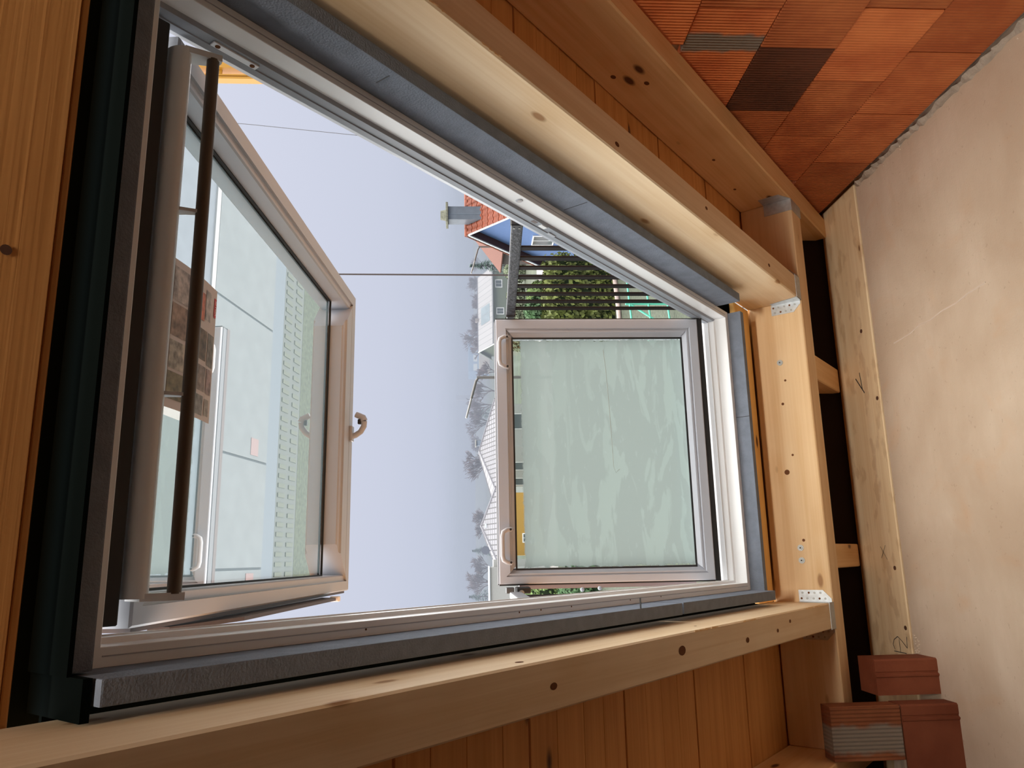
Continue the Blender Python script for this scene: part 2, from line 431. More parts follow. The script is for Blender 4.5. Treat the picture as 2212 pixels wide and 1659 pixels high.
def gable(name, x0, x1, mat):
    rz = rp(0, -2.8, .20)
    bm = B(); aprism(bm, [(3.62, -.3), (3.62, rp(0, 0, .20).z - (3.62 - rp(0, 0, .20).y) * SA / CA), (rz.y, rz.z), (-6.6, rz.z - (rz.y + 6.6) * SA / CA), (-6.6, -.3)], 0, x0, x1)
    return obj(name, bm, mat, Matrix(), kind='structure')
wr_ = gable('wall_right', XW + .03, XW + .28, MORTAR)
BRICK_ME = None
def bricks():
    # hollow clay blocks .372 x .258 m, laid in running bond, thin open joints
    L_, H_ = .375, .2607
    def me(mat):
        o = abox(B(), (-L_ / 2 + .0022, -.03, -H_ / 2 + .0008), (L_ / 2 - .0022, .03, H_ / 2 - .0008), .002)
        m = bpy.data.meshes.new('brick'); bmesh.ops.recalc_face_normals(o, faces=o.faces[:]); o.to_mesh(m); o.free(); m.materials.append(mat); return m
    ms = {BRICK: me(BRICK), BRICKS: me(BRICKS), BRICKDARK: me(BRICKDARK)}
    for c in range(0, 8):
        off = (2.24, 2.03, 2.225, 2.04, 2.22, 2.03, 2.22, 2.03)[c]
        for k in range(-4, 4):
            y0 = off + k * L_
            if y0 < .4: continue
            yc = y0 + L_ / 2; zc = .034 + c * H_ + H_ / 2
            if ROOF.inverted() @ V((0, y0 + L_, zc + H_ / 2)) and (ROOF.inverted() @ V((0, y0 + L_, zc + H_ / 2))).z > .42: continue
            mat = BRICK
            if c == 2 and k == 0: mat = BRICKDARK
            if c == 3 and k in (-1, 0): mat = BRICKS
            W = T(XW + .03 + random.uniform(-.004, .003), yc, zc) @ Matrix.Rotation(R(90), 4, 'Z')
            obj('brick', ms[mat], mat, W, wr_)
bricks()
gable('wall_left', -2.85, -2.6, BRICKP)
wbox('wall_front', (-2.6, 3.56, -.3), (XW + .03, 3.66, .30), plain('eaves_shade_wall', (.025, .016, .012), .95, spec=.05), kind='structure')  # near-black colour stands in for the shade of the eaves void
wbox('wall_back', (-2.6, -6.7, -.2), (XW + .03, -6.5, .9), BRICKP, kind='structure')

# brick pier beside the boards: two courses, then a loose block in front of the plate
pr = empty('brick_pier', T(-.9, 3.0, 0), label='red brick cross wall of two courses ending beside the loose brick, under the beam', cat='brick wall')
def ribbed(name, lo, hi, mat, parent, groove=None, rot=False):
    bm = B()
    x0, y0, z0 = lo; x1, y1, z1 = hi
    prof = [(x0, y0)]
    if groove:
        for g in groove: prof += [(g - .010, y0), (g - .006, y0 - .005), (g, y0 - .006), (g + .004, y0 + .003), (g + .009, y0 + .003), (g + .012, y0)]
    prof += [(x1 - .006, y0), (x1, y0 + .006), (x1, y1), (x0, y1)]
    c = ((x0 + x1) / 2, (y0 + y1) / 2, (z0 + z1) / 2)
    aprism(bm, [(p[0] - c[0], p[1] - c[1]) for p in prof], 2, z0 - c[2], z1 - c[2])
    return obj(name, bm, mat, T(*c), parent)
ribbed('brick', (-.738, 2.953, .223), (-.552, 3.03, .485), brick_mat('pier_brick', (.27, .085, .035), (.36, .13, .055), smear=1), pr)
ribbed('brick', (-.80, 2.953, 0), (-.552, 3.04, .217), BRICKP, pr, groove=(-.60,))
ribbed('brick', (-1.17, 2.953, 0), (-.806, 3.04, .217), BRICKP, pr)
ribbed('brick', (-1.22, 2.953, .223), (-.846, 3.03, .485), BRICKP, pr)
bm = B(); abox(bm, (-1.3, 2.96, .215), (-.556, 3.035, .225)); obj('mortar_joint', bm, MORTAR, Matrix(), pr)
lb = ribbed('loose_brick', (-.535, 3.05, 0), (-.405, 3.18, .248), BRICKP, None, groove=(-.462,))
props(lb, 'smooth dark red brick with one groove standing on end against the wall plate', 'brick')

# ------------------------------------------------------------------ roof boarding = ceiling
ce = empty('ceiling', ROOF, kind='structure')
def boards():
    s = -2.8; i = 0
    while s < 4.1:
        w = .112 + .012 * ((i * 7) % 3 - 1)
        s1 = min(s + w, 4.2)
        rows = []
        if s < .448 and s1 > .448: s1 = .448
        if s >= .447 and s < 3.27: rows = [(-2.6, -.215), (1.082, XW + .02)]
        else: rows = [(-2.6, XW + .02)]
        for x0, x1 in rows:
            beam_x('sheathing_board', x0, x1, s + .0008, s1 - .0008, .23 + .0012 * ((i * 5) % 4), .256, BOARD, ce, bev=.0015)
        s = s1; i += 1
boards()
obj('knot', bmesh.ops.create_circle(KB := bmesh.new(), cap_ends=True, segments=14, radius=.0075) and KB, plain('board_knot', (.10, .04, .02), .8), ROOF @ T(.42, .377, .2292), ce)
# far slope, gable closure and the floor-level eaves behind the camera (never in view): keep the attic closed
def back_slope():
    m = BOARD
    # ridge at s=-1.5
    rg = rp(0, -2.8, .23)
    b = B()
    def q(x, t): return (x, rg.y - t * CA, rg.z - t * SA)
    hole = ((-.5, .7), (1.35, 2.75))
    for (xa, xb, ta, tb) in ((-2.6, XW + .02, 0, 7.4),):
        vs = [b.verts.new(p) for p in (q(xa, ta), q(xb, ta), q(xb, tb), q(xa, tb))]; b.faces.new(vs)
    obj('back_slope', b, m, Matrix(), ce)
back_slope()

# ------------------------------------------------------------------ timbers
rr = beam_s('rafter', 1.533, 1.634, -2.7, 3.86, 0, .23, SPRUCE2, bev=.005,
            label='long spruce rafter with knots running down beside the brick wall', cat='rafter')
tr = beam_s('trimmer_beam', 1.06, 1.158, -2.7, 3.29, 0, .23, SPRUCE,
            label='spruce trimmer beam between the slatted railing side of the roof window and the rafter', cat='beam')
tl = beam_s('trimmer_beam', -.289, -.193, -2.7, 3.29, 0, .23, SPRUCE,
            label='spruce trimmer beam with split grey foam lying along it, near the brick cross wall', cat='beam')
lr = beam_s('rafter', -.84, -.742, -2.7, 3.86, 0, .23, SPRUCE2,
            label='spruce rafter on the far side of the boarded bay, above the brick cross wall', cat='rafter')
hd = beam_x('header_beam', -.742, 1.533, 3.29, 3.415, 0, .228, wood('spruce_header', (.80, .58, .34), (.68, .44, .22), knot=(.36, .19, .08)),
            label='thick spruce header beam crossing below the window, held in metal joist hangers', cat='beam')
for i, (a, b) in enumerate(((1.0, 'a'),)):
    pass
# jack rafters between the header and the wall plate
for xa, xb, lab in ((.745, .86, 'short rafter stub under the header beam beside the crossed pencil mark, nearer the brick wall'),
                    (-.065, .035, 'short rafter stub under the header beam beside the thin pencil cross, nearer the loose brick')):
    beam_s('rafter_stub', xa, xb, 3.415, 3.86, .02, .228, SPRUCE2, label=lab, cat='rafter', group='rafter stubs below the header beam')
wp = empty('wall_plate', T(0, 3.3, 0), label='stained spruce wall plate with pencil marks lying along the edge of the screed', cat='beam')
wbox('timber', (-1.4, 3.213, -.12), (XW + .02, 3.56, .002), PLATE, wp, bev=.004)
wbox('floor_edge', (-2.6, 3.2, -.3), (XW + .3, 4.2, -.16), MORTAR, fl)
# knots / screws / splinters on the timbers
def knot(parent, x, s, m, face, r=.008, el=1.6, mat=KNOT):
    bm = B()
    bmesh.ops.create_circle(bm, cap_ends=True, segments=12, radius=r)
    if face == 'x-': W = ROOF @ T(x - .0006, s, m) @ Matrix.Rotation(R(-90), 4, 'Y')
    elif face == 'x+': W = ROOF @ T(x + .0006, s, m) @ Matrix.Rotation(R(90), 4, 'Y')
    elif face == 'n': W = ROOF @ T(x, s, m - .0006)
    else: W = ROOF @ T(x, s - .0006, m) @ Matrix.Rotation(R(90), 4, 'X')
    obj('knot', bm, mat, W @ Matrix.Diagonal((1, el if face != 's' else 1, 1, 1)), parent)
for x, s, m, r in ((1.533, 1.05, .16, .010), (1.533, 1.55, .12, .006), (1.533, 1.42, .20, .006), (1.533, 2.12, .10, .008), (1.533, 2.02, .17, .008),
                   (1.533, 2.75, .13, .006), (1.533, 3.05, .16, .006)):
    knot(rr, x, s, m, 'x-', r, 1.5)
for x, s, m, r in ((-.193, 1.25, .03, .007), (-.193, 2.1, .05, .004)): knot(tl, x, s, m, 'x+', r, 1.6)
for x, s, r in ((-.243, 1.32, .007), (-.235, 1.9, .012), (-.25, 2.35, .008), (-.245, 2.62, .006), (-.225, 2.75, .006)): knot(tl, x, s, 0, 'n', r, 1.7)
for x, s, r in ((1.085, 1.7, .007), (1.12, 2.3, .006), (1.10, 2.9, .007)): knot(tr, x, s, 0, 'n', r, 1.6)
for x, m, r in ((.62, .12, .006), (.33, .13, .011), (.40, .10, .005), (.05, .09, .006), (.72, .10, .005)): knot(hd, x, 3.29, m, 's', r)
def screw(parent, W, r=.012):
    bm = B(); adisc(bm, (0, 0, 0), 2, r, .003, 16); adisc(bm, (0, 0, .003), 2, r * .6, .0025, 12)
    obj('screw', bm, STEEL, W, parent, smooth=True)
    bm = B(); adisc(bm, (0, 0, .0056), 2, r * .28, .0006, 6); obj('screw_socket', bm, GASKET, W, parent)
HF = lambda x, m: ROOF @ T(x, 3.29, m) @ Matrix.Rotation(R(90), 4, 'X')
for x, m in ((.80, .115), (.02, .105), (-.03, .105)): screw(hd, HF(x, m), .0125)
# chipped arris of the trimmers
def splinters(parent, x, s0, s1, k):
    bm = B()
    for i in range(k):
        s = random.uniform(s0, s1); l = random.uniform(.008, .03); w = random.uniform(.001, .0025); h = random.uniform(.001, .004)
        a = [bm.verts.new(p) for p in ((x - w, s, -.0005), (x + w * 2, s, -.0005), (x + w, s + l, -h), (x, s + l * .4, -h * .6))]
        bm.faces.new((a[0], a[1], a[3])); bm.faces.new((a[1], a[2], a[3])); bm.faces.new((a[0], a[3], a[2])); bm.faces.new((a[0], a[2], a[1]))
    obj('splinters', bm, CHIP, ROOF, parent, kind='stuff')
splinters(tl, -.197, 1.98, 2.12, 16); splinters(tl, -.197, 2.3, 2.42, 12); splinters(tl, -.197, 2.93, 3.1, 18); splinters(tr, 1.063, .9, 1.2, 12)
# pencil marks and nails on the wall plate
def stroke(parent, pts, w=.0022, name='pencil_mark'):
    bm = B()
    for (a, b) in zip(pts, pts[1:]):
        a = V((a[0], a[1], 0)); b = V((b[0], b[1], 0)); d = (b - a).normalized(); n_ = V((-d.y, d.x, 0)) * w / 2
        z = V((0, 0, .0034)); vs = [bm.verts.new(p + z) for p in (a - n_, a + n_, b + n_, b - n_)]; bm.faces.new(vs)
    obj(name, bm, PENCIL, Matrix(), parent)
stroke(wp, [(.02, 3.36), (-.035, 3.315)]); stroke(wp, [(.025, 3.318), (-.03, 3.362)])
stroke(wp, [(.78, 3.40), (.70, 3.335)], .006); stroke(wp, [(.80, 3.36), (.72, 3.35)], .005)
stroke(wp, [(-.412, 3.255), (-.412, 3.35)], .003); stroke(wp, [(-.412, 3.30), (-.36, 3.30)], .003)
stroke(wp, [(-.405, 3.34), (-.385, 3.352), (-.365, 3.34), (-.35, 3.31), (-.365, 3.28), (-.39, 3.245)], .003)
stroke(wp, [(-.39, 3.245), (-.345, 3.24)], .003)
for x, y in ((.655, 3.235), (-.07, 3.265), (.98, 3.30), (-.31, 3.24)):
    bm = B(); adisc(bm, (x, y, .002), 2, .009, .002, 12); obj('nail', bm, plain('rusty_nail', (.16, .08, .05), .6, .5), Matrix(), wp)

# ------------------------------------------------------------------ joist hangers
def hanger(name, x0, x1, label, flanges=(1, 1), s=3.29):
    t = empty(name, ROOF @ T((x0 + x1) / 2, s, 0), label=label, cat='joist hanger', group='joist hangers on the header beam')
    k = .0022
    bm = B()
    # stirrup: under the timber and up both its sides
    abox(bm, (x0 - k, s - .062, -k), (x1 + k, s - .001, -.0002))
    aprism(bm, [(s - .062, -k), (s - .001, -k), (s - .001, .125), (s - .028, .125), (s - .055, .02)], 0, x0 - k, x0 - .0002)
    aprism(bm, [(s - .062, -k), (s - .001, -k), (s - .001, .125), (s - .028, .125), (s - .055, .02)], 0, x1 + .0002, x1 + k)
    obj('stirrup', bm, GALV, ROOF, t)
    for sd, on in zip((-1, 1), flanges):
        if not on: continue
        xe = x0 - k if sd < 0 else x1 + k
        poly = [(xe, .004), (xe + sd * .012, .004), (xe + sd * .045, .035), (xe + sd * .045, .13), (xe, .13)]
        bm = B(); aprism(bm, poly, 1, s - .0025, s - .0003)
        f = obj('flange', bm, GALV, ROOF, t)
        bm = B(); bh = B()
        for i, (dx, m) in enumerate(((.012, .028), (.012, .05), (.012, .073), (.012, .098), (.012, .12), (.034, .045), (.034, .068), (.034, .09), (.034, .115))):
            if i % 3 == 1:
                adisc(bh, (xe + sd * dx, s - .0026, m), 1, .0042, -.0006, 12)
            else:
                adisc(bm, (xe + sd * dx, s - .0025, m), 1, .0042, -.0022, 12)
        obj('nails', bm, STEEL, ROOF, f, kind='stuff'); obj('nail_holes', bh, KNOT, ROOF, f, kind='stuff')
    return t
hanger('joist_hanger', 1.06, 1.158, 'galvanised joist hanger holding the trimmer beam near the brick wall')
hanger('joist_hanger', -.289, -.193, 'galvanised joist hanger holding the trimmer beam near the loose brick')
def rhanger():
    x = 1.533
    t = empty('joist_hanger', ROOF @ T(x, 3.35, 0), label='dark shaded joist hanger fixing the header end to the rafter', cat='joist hanger', group='joist hangers on the header beam')
    bm = B(); abox(bm, (x - .055, 3.288, -.0022), (x - .001, 3.417, -.0002)); abox(bm, (x - .055, 3.2872, -.0022), (x - .001, 3.2896, .12)); abox(bm, (x - .055, 3.4155, -.0022), (x - .001, 3.418, .12))
    obj('stirrup', bm, GALV, ROOF, t)
    bm = B(); aprism(bm, [(3.287, .0), (3.22, .03), (3.22, .12), (3.287, .12)], 0, x - .0026, x - .0002); obj('flange', bm, GALV, ROOF, t)
rhanger()

# ------------------------------------------------------------------ underlay collar and foam round the window
CX = .4325
def collar():  # underlay, plus black strips added at the head to keep foam ends dark
    bm = B()
    for lo, hi in (((-.22, .40, .30), (1.09, .56, .31)), ((-.2, .5, .262), (-.139, 3.3, .27)), ((1.004, .5, .262), (1.07, 3.3, .27)), ((-.2, 3.06, .262), (1.07, 3.42, .272)), ((-.19, .496, .150), (-.137, .508, .30)), ((1.003, .496, .160), (1.058, .508, .30)), ((-.137, .492, .186), (1.003, .4985, .30))):  # bottom piece added to stop daylight leaking behind the batten
        abox(bm, lo, hi)
    obj('underlay_and_shade_strips', bm, UNDERLAY_SHADE, ROOF, label='black roofing underlay with added dark strips for the shade above the window frame', cat='underlay')
collar()
def foam(x0, x1, s0, s1, m0, m1, label, notch=None, seam=None):
    W = ROOF @ T((x0 + x1) / 2, (s0 + s1) / 2, (m0 + m1) / 2)
    l, w, h = (x1 - x0) / 2, (s1 - s0) / 2, (m1 - m0) / 2
    bm = abox(B(), (-l, -w, -h), (l, w, h), .003, 2)
    o = obj('insulation_strip', bm, FOAM, W, label=label, cat='insulation', group='foam strips round the window frame')
    return o
def slit(o, x, s, m, dx, dm, ds=.0012):
    bm = abox(B(), (x - dx, s - ds, m - dm), (x + dx, s + ds, m + dm)); obj('cut', bm, GASKET, ROOF, o)
f1 = foam(1.003, 1.037, .512, 2.97, .152, .261, 'long grey foam strip with a short cut, beside the trimmer on the brick wall side')
slit(f1, 1.004, 1.80, .20, .0016, .04); slit(f1, 1.004, 1.02, .19, .0016, .02)
f2 = foam(-.172, -.138, .512, 2.206, .135, .261, 'longer piece of cut grey foam beside the window, reaching up into the dark')
slit(f2, -.14, 1.95, .137, .03, .0016)
f3 = foam(-.172, -.138, 2.228, 3.04, .140, .261, 'shorter piece of cut grey foam at the lower corner of the window')
f4 = foam(-.172, 1.0, 3.082, 3.115, .195, .256, 'grey foam strip lying level along the window bottom above the header beam')
slit(f4, .55, 3.083, .235, .0012, .04)
f5 = foam(-.135, 1.0, .5, .531, .200, .249, 'dim grey foam strip along the window head in deep shade')
bt = beam_x('batten', -.193, 1.06, 3.12, 3.286, .232, .256, wood('honey_batten', (.88, .55, .19), (.76, .43, .12)), label='honey coloured board between the foam and the header beam', cat='board')

# ------------------------------------------------------------------ the roof window
win = empty('window_1', ROOF @ T(CX, 1.8, .25), kind='structure', label='white balcony roof window in the slope, both sashes open')
WFR = ROOF
fx0, fx1, fs0, fs1 = CX - .57, CX + .57, .536, 3.08
JP = [(0, .25), (.0265, .25), (.0275, .251), (.0275, .297), (.036, .301), (.036, .324), (.0385, .325), (.0385, .327), (.036, .328), (.036, .345), (.03, .362), (0, .362)]
JIN = [(0, .25), (.0265, .25), (.0275, .251), (.0275, .297), (.0, .297)]
JOUT = [(.004, .2971), (.0275, .2971), (.036, .301), (.036, .324), (.0385, .325), (.0385, .327), (.036, .328), (.036, .345), (.03, .362), (.004, .362)]
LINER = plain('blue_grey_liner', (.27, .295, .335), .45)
for side, nm in (('x1', 'frame_jamb'), ('x0', 'frame_jamb')):
    j_ = obj(nm, member(B(), JIN, fx0, fx1, fs0, fs1, side), WHITE, WFR, win)
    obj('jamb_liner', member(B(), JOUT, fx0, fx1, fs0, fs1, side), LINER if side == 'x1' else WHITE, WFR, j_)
for side, nm in (('y0', 'frame_head'), ('y1', 'frame_sill')):
    obj(nm, member(B(), JP, fx0, fx1, fs0, fs1, side), WHITE, WFR, win)
def frame_bits():
    xr = fx1 - .0275
    # round plug, keeper slots and striker plate on the jamb face
    bm = B(); bmesh.ops.create_cone(bm, cap_ends=True, segments=20, radius1=.011, radius2=.009, depth=.003)
    o = obj('plug_ring', bm, WHITE2, ROOF @ T(xr - .001, 1.62, .272) @ Matrix.Rotation(R(-90), 4, 'Y'), win)
    bm = B(); adisc(bm, (0, 0, .0015), 2, .006, .0006, 14); obj('plug_hole', bm, plain('plug_grey', (.45, .42, .42), .5), ROOF @ T(xr - .001, 1.62, .272) @ Matrix.Rotation(R(-90), 4, 'Y'), win)
    xi = fx1 - .036
    bm = abox(B(), (xi - .0006, 1.735, .305), (xi + .001, 1.757, .316)); obj('keeper_slot', bm, plain('slot_brown', (.16, .13, .12), .6), ROOF, win)
    bm = abox(B(), (xi - .002, 1.775, .303), (xi + .001, 1.805, .318), .001); obj('keeper_plate', bm, WHITE, ROOF, win)
    bm = abox(B(), (xi - .003, 1.835, .318), (xi + .001, 1.872, .330), .001); obj('keeper_plate', bm, WHITE2, ROOF, win)
    bm = abox(B(), (xi - .0035, .70, .308), (xi + .001, .80, .324), .001); p = obj('hinge_plate', bm, plain('zinc_plate', (.7, .7, .72), .4, .4), ROOF, win, label='narrow zinc hinge plate with two screws')
    for s in (.712, .788):
        bm = B(); adisc(bm, (xi - .0035, s, .316), 0, .005, -.001, 10); obj('screw', bm, KNOT, ROOF, p)
    for s in (1.06, 1.55, 1.64, 1.78, 2.1, 2.3):       # nail pricks on the room face of the jamb by the split foam
        bm = B(); adisc(bm, (fx0 + .012, s, .2498), 2, .0022, -.0006, 8); obj('nail_hole', bm, KNOT, ROOF, win)
    # a thin shadow groove in the jamb's room face
    for xx in (fx0 + .015, fx1 - .015):
        bm = abox(B(), (xx - .001, fs0 + .03, .2490), (xx + .001, fs1 - .03, .2502)); obj('frame_groove', bm, WHITE2, ROOF, win)
    # zip pegs by the lower corner
    for s in (2.0, 2.1):
        bm = B(); bmesh.ops.create_uvsphere(bm, u_segments=10, v_segments=6, radius=.0065); obj('white_peg', bm, WHITE2, ROOF @ T(fx0 + .045, s, .352), win, smooth=True)
frame_bits()

# --- lower sash, tilted out until it stands upright
LS = T(CX, 3.05, 0)
# local: X right, Y(up) -> world Z, Z(depth away) -> world Y
LSM = Matrix(((1, 0, 0, CX), (0, 0, 1, 3.05), (0, 1, 0, 0), (0, 0, 0, 1)))
lsash = empty('lower_sash', LSM, win, label='white balcony sash standing upright with a cloudy filmed pane')
lx0, lx1, lz0, lz1 = -.5275, .5275, .84, 1.68
gx0, gx1, gz0, gz1 = -.4755, .4535, .905, 1.613
def lower():
    P = lambda w: [(0, .0), (.003, -.002), (w * .52, -.002), (w * .54, .0025), (w * .62, .0035), (w * .64, .001), (w * .74, .001), (w * .78, .006), (w, .02), (w, .06), (0, .06)]
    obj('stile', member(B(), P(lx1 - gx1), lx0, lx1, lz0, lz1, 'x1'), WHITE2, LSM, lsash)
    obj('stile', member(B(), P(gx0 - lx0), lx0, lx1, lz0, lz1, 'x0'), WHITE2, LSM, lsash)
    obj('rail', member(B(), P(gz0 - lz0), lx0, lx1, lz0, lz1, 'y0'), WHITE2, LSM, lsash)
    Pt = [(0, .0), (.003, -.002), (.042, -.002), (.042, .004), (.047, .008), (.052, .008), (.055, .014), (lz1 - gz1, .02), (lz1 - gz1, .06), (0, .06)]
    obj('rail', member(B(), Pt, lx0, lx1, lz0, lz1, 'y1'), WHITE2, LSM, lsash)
    obj('glass_seal', ring(B(), [(-.002, .018), (.0045, .018), (.0045, .024), (-.002, .024)], gx0, gx1, gz0, gz1), GASKET, LSM, lsash)
    c = T((gx0 + gx1) / 2, (gz0 + gz1) / 2, 0)
    W = LSM @ c @ Matrix(((1, 0, 0, 0), (0, 0, 1, 0), (0, 1, 0, .026), (0, 0, 0, 1)))
    w2, h2 = (gx1 - gx0) / 2 + .002, (gz1 - gz0) / 2 + .002
    bm = B(); vs = [bm.verts.new(p) for p in ((-w2, 0, -h2), (w2, 0, -h2), (w2, 0, h2), (-w2, 0, h2))]; bm.faces.new(vs)
    obj('glass_pane', bm, FILM, W, lsash, label='pane clouded by a streaked pale green film, clear along its top edge')
    # outer sheet of the unit
    bm = B(); vs = [bm.verts.new(p) for p in ((-w2, .022, -h2), (w2, .022, -h2), (w2, .022, h2), (-w2, .022, h2))]; bm.faces.new(vs)
    obj('glass_pane', bm, GLASSU, W, lsash)
    # black seal between the sash foot and the frame, dark edges at the sides
    bm = abox(B(), (lx0 - .004, lz0 - .022, .004), (lx1 + .006, lz0 - .001, .05)); obj('foot_seal', bm, GASKET, LSM, lsash)
    bm = abox(B(), (lx1, lz0, .006), (lx1 + .006, lz1, .055)); abox(bm, (lx0 - .006, lz0, .006), (lx0, lz1, .055)); obj('side_seal', bm, GASKET, LSM, lsash)
    # film marks: one long crack-like crease
    bm = B()
    pts = [(-.10 + .50, 0), ]
    crease = [(.405, 1.235), (.33, 1.228), (.2, 1.222), (.05, 1.217), (-.08, 1.214), (-.105, 1.205), (-.09, 1.19)]
    crease = [(x, z, .0255) for x, z in crease]
    atube(bm, crease, .0009, 4)
    obj('film_crease', bm, plain('crease', (.35, .38, .34), .8), LSM, lsash)
    # grab handles
    for x0, x1 in ((.318, .452), (-.452, -.318)):
        z = 1.667
        bm = B()
        pts = [(x0 + .004, z - .038, -.003), (x0 + .004, z - .033, -.018), (x0 + .006, z - .018, -.026), (x0 + .014, z - .004, -.028), (x0 + .03, z, -.028),
               (x1 - .03, z, -.028), (x1 - .014, z - .004, -.028), (x1 - .006, z - .018, -.026), (x1 - .004, z - .033, -.018), (x1 - .004, z - .038, -.003)]
        atube(bm, pts, .0085, 12)
        h = obj('grab_handle', bm, plain('handle_pale', (.40, .385, .385), .4), LSM, lsash, smooth=True)
        bm = B()
        for xx in (x0 + .005, x1 - .005): adisc(bm, (xx, z - .032, -.030), 2, .0045, .004, 10)
        obj('handle_screws', bm, GASKET, LSM, lsash)
    obj('outer_cladding', ring(B(), [(-.004, .045), (.0, .0601), (.055, .0601), (.058, .066), (-.004, .070)], lx0, lx1, lz0, lz1), BROWNMET, LSM, lsash, label='dark brown outer cladding')
    bm = abox(B(), (lx0, lz1 - .001, .012), (lx1, lz1 + .003, .070)); obj('added_dim_strip', bm, plain('dim_strip_grey', (.10, .105, .115), .5), LSM, lsash)  # dark strip added to dim the sash top in the upper pane's reflection
    # outer cladding of the far edge
    bm = abox(B(), (lx0 - .022, lz0 + .06, .06), (lx0 - .004, lz1 - .08, .115)); obj('side_cover', bm, plain('lilac_aluminium', (.30, .28, .33), .35, .3), LSM, lsash)
lower()

# --- upper sash, swung out and up
HY, HZ = 1.297, 2.327
ta = math.atan2(2.21 - HZ, 2.78 - HY); LU = math.hypot(2.78 - HY, 2.21 - HZ)
# local: X right, Y down-sash, Z = up/outward (depth)
USM = Matrix(((1, 0, 0, CX), (0, math.cos(ta), -math.sin(ta), HY), (0, math.sin(ta), math.cos(ta), HZ), (0, 0, 0, 1)))
usash = empty('upper_sash', USM, win, label='white top sash swung open outward, seen from below')
ux0, ux1 = -.5275, .5275
hx0, hx1, hy0, hy1 = -.4755, .4655, .06, 1.335
def upper():
    def P(w, lip=.02): return [(0, .004), (.004, 0), (w - lip, 0), (w - lip, .006), (w - lip + .004, .0075), (w - .003, .0075), (w, .012), (w, .10), (0, .10)]
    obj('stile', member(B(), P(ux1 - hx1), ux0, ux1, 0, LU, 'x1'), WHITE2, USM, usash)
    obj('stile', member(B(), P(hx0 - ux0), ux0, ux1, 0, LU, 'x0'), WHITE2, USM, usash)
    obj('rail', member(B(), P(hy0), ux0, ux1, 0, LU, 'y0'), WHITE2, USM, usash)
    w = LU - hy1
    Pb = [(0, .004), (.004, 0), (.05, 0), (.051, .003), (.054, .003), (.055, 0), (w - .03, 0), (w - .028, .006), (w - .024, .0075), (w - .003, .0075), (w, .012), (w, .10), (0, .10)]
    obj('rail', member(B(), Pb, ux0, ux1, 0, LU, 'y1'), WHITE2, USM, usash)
    obj('glass_seal', ring(B(), [(-.002, .052), (.004, .052), (.004, .058), (-.002, .058)], hx0, hx1, hy0, hy1), GASKET, USM, usash)
    for i, z in enumerate((.060, .076, .092)):
        bm = B(); vs = [bm.verts.new((x, y, z)) for x, y in ((hx0, hy0), (hx1, hy0), (hx1, hy1), (hx0, hy1))]; bm.faces.new(vs)
        obj('glass_pane', bm, (GLASSU0 if i == 0 else GLASSU), USM, usash)
    for z in (.068, .084):
        obj('spacer_bar', ring(B(), [(0, z - .007), (.010, z - .007), (.010, z + .007), (0, z + .007)], hx0, hx1, hy0, hy1), plain('spacer_grey', (.5, .52, .52), .4, .3), USM, usash)
    # dark aluminium cover along the outer edge
    poly = [(.18, .02), (.42, -.028), (1.20, -.028), (1.23, .0), (1.26, .03), (.18, .06)]
    bm = B(); aprism(bm, poly, 0, ux0 - .020, ux0 - .012); obj('side_cover', bm, BROWNMET, USM, usash, label='dark brown cover strip')
    bm = B(); abox(bm, (ux0 - .024, 1.21, -.034), (ux0 - .008, 1.235, -.006), .002); obj('cover_clip', bm, WHITE, USM, usash)
    bm = B(); abox(bm, (ux0 - .008, .02, .01), (ux0, LU - .02, .09)); abox(bm, (ux1, .02, .01), (ux1 + .008, LU - .02, .09)); obj('edge_cover', bm, BROWNMET, USM, usash)
    # ventilation flap under the hinge and the pull bar carried on it
    bm = B()
    prof = [(.033 * math.cos(t) * .62, .033 * math.sin(t)) for t in [math.pi * 2 * k / 18 for k in range(18)]]
    aprism(bm, [(p[0], p[1]) for p in prof], 0, CX - .482, CX + .482)
    obj('ventilation_flap', bm, WHITE, ROOF @ T(0, .643, .330), usash, smooth=True)
    bm = atube(B(), [(CX - .476, .690, .290), (CX + .476, .690, .290)], .0112, 16)
    obj('pull_bar', bm, plain('bronze_bar', (.11, .08, .055), .4), ROOF, usash, smooth=True)
    for x, w_ in ((CX - .480, .006), (CX + .480, .006)):
        poly = [(.640, .300), (.700, .276), (.7035, .285), (.7035, .300), (.665, .330), (.640, .345)]
        bm = B(); aprism(bm, poly, 0, x - w_, x + w_); obj('bar_bracket', bm, WHITE, ROOF, usash)
    for x in (.605, .277):
        poly = [(.640, .309), (.690, .282), (.695, .290), (.672, .312), (.655, .335), (.640, .345)]
        bm = B(); aprism(bm, poly, 0, x - .003, x + .003); obj('bar_bracket', bm, WHITE, ROOF, usash)
    # hinge housing, black to paint in the shaded slot above the flap
    bm = abox(B(), (CX - .52, .585, .31), (CX + .52, .615, .36), .002); obj('hinge_housing', bm, plain('housing_shade', (.012, .011, .011), .6), ROOF, usash)
    # lever handle on the bottom rail
    hx = .445 - CX
    bm = abox(B(), (hx - .030, LU - .052, -.010), (hx + .024, LU - .018, .0), .003, 2)
    h = obj('lever_handle', bm, WHITE2, USM, usash, label='pale curved lever handle with a push button')
    bm = B()
    atube(bm, [(hx - .012, LU - .035, -.006), (hx - .008, LU - .036, -.020), (hx + .004, LU - .040, -.038), (hx + .022, LU - .046, -.050), (hx + .040, LU - .05, -.052)], .0105, 12)
    atube(bm, [(hx + .040, LU - .05, -.052), (hx + .052, LU - .05, -.047), (hx + .060, LU - .05, -.030), (hx + .064, LU - .05, -.022)], .0125, 12, r2=.0105)
    obj('lever_handle', bm, WHITE2, USM, usash, smooth=True)
    bm = abox(B(), (hx + .028, LU - .058, -.040), (hx + .046, LU - .042, -.030), .002); obj('push_button', bm, GASKET, USM, usash)
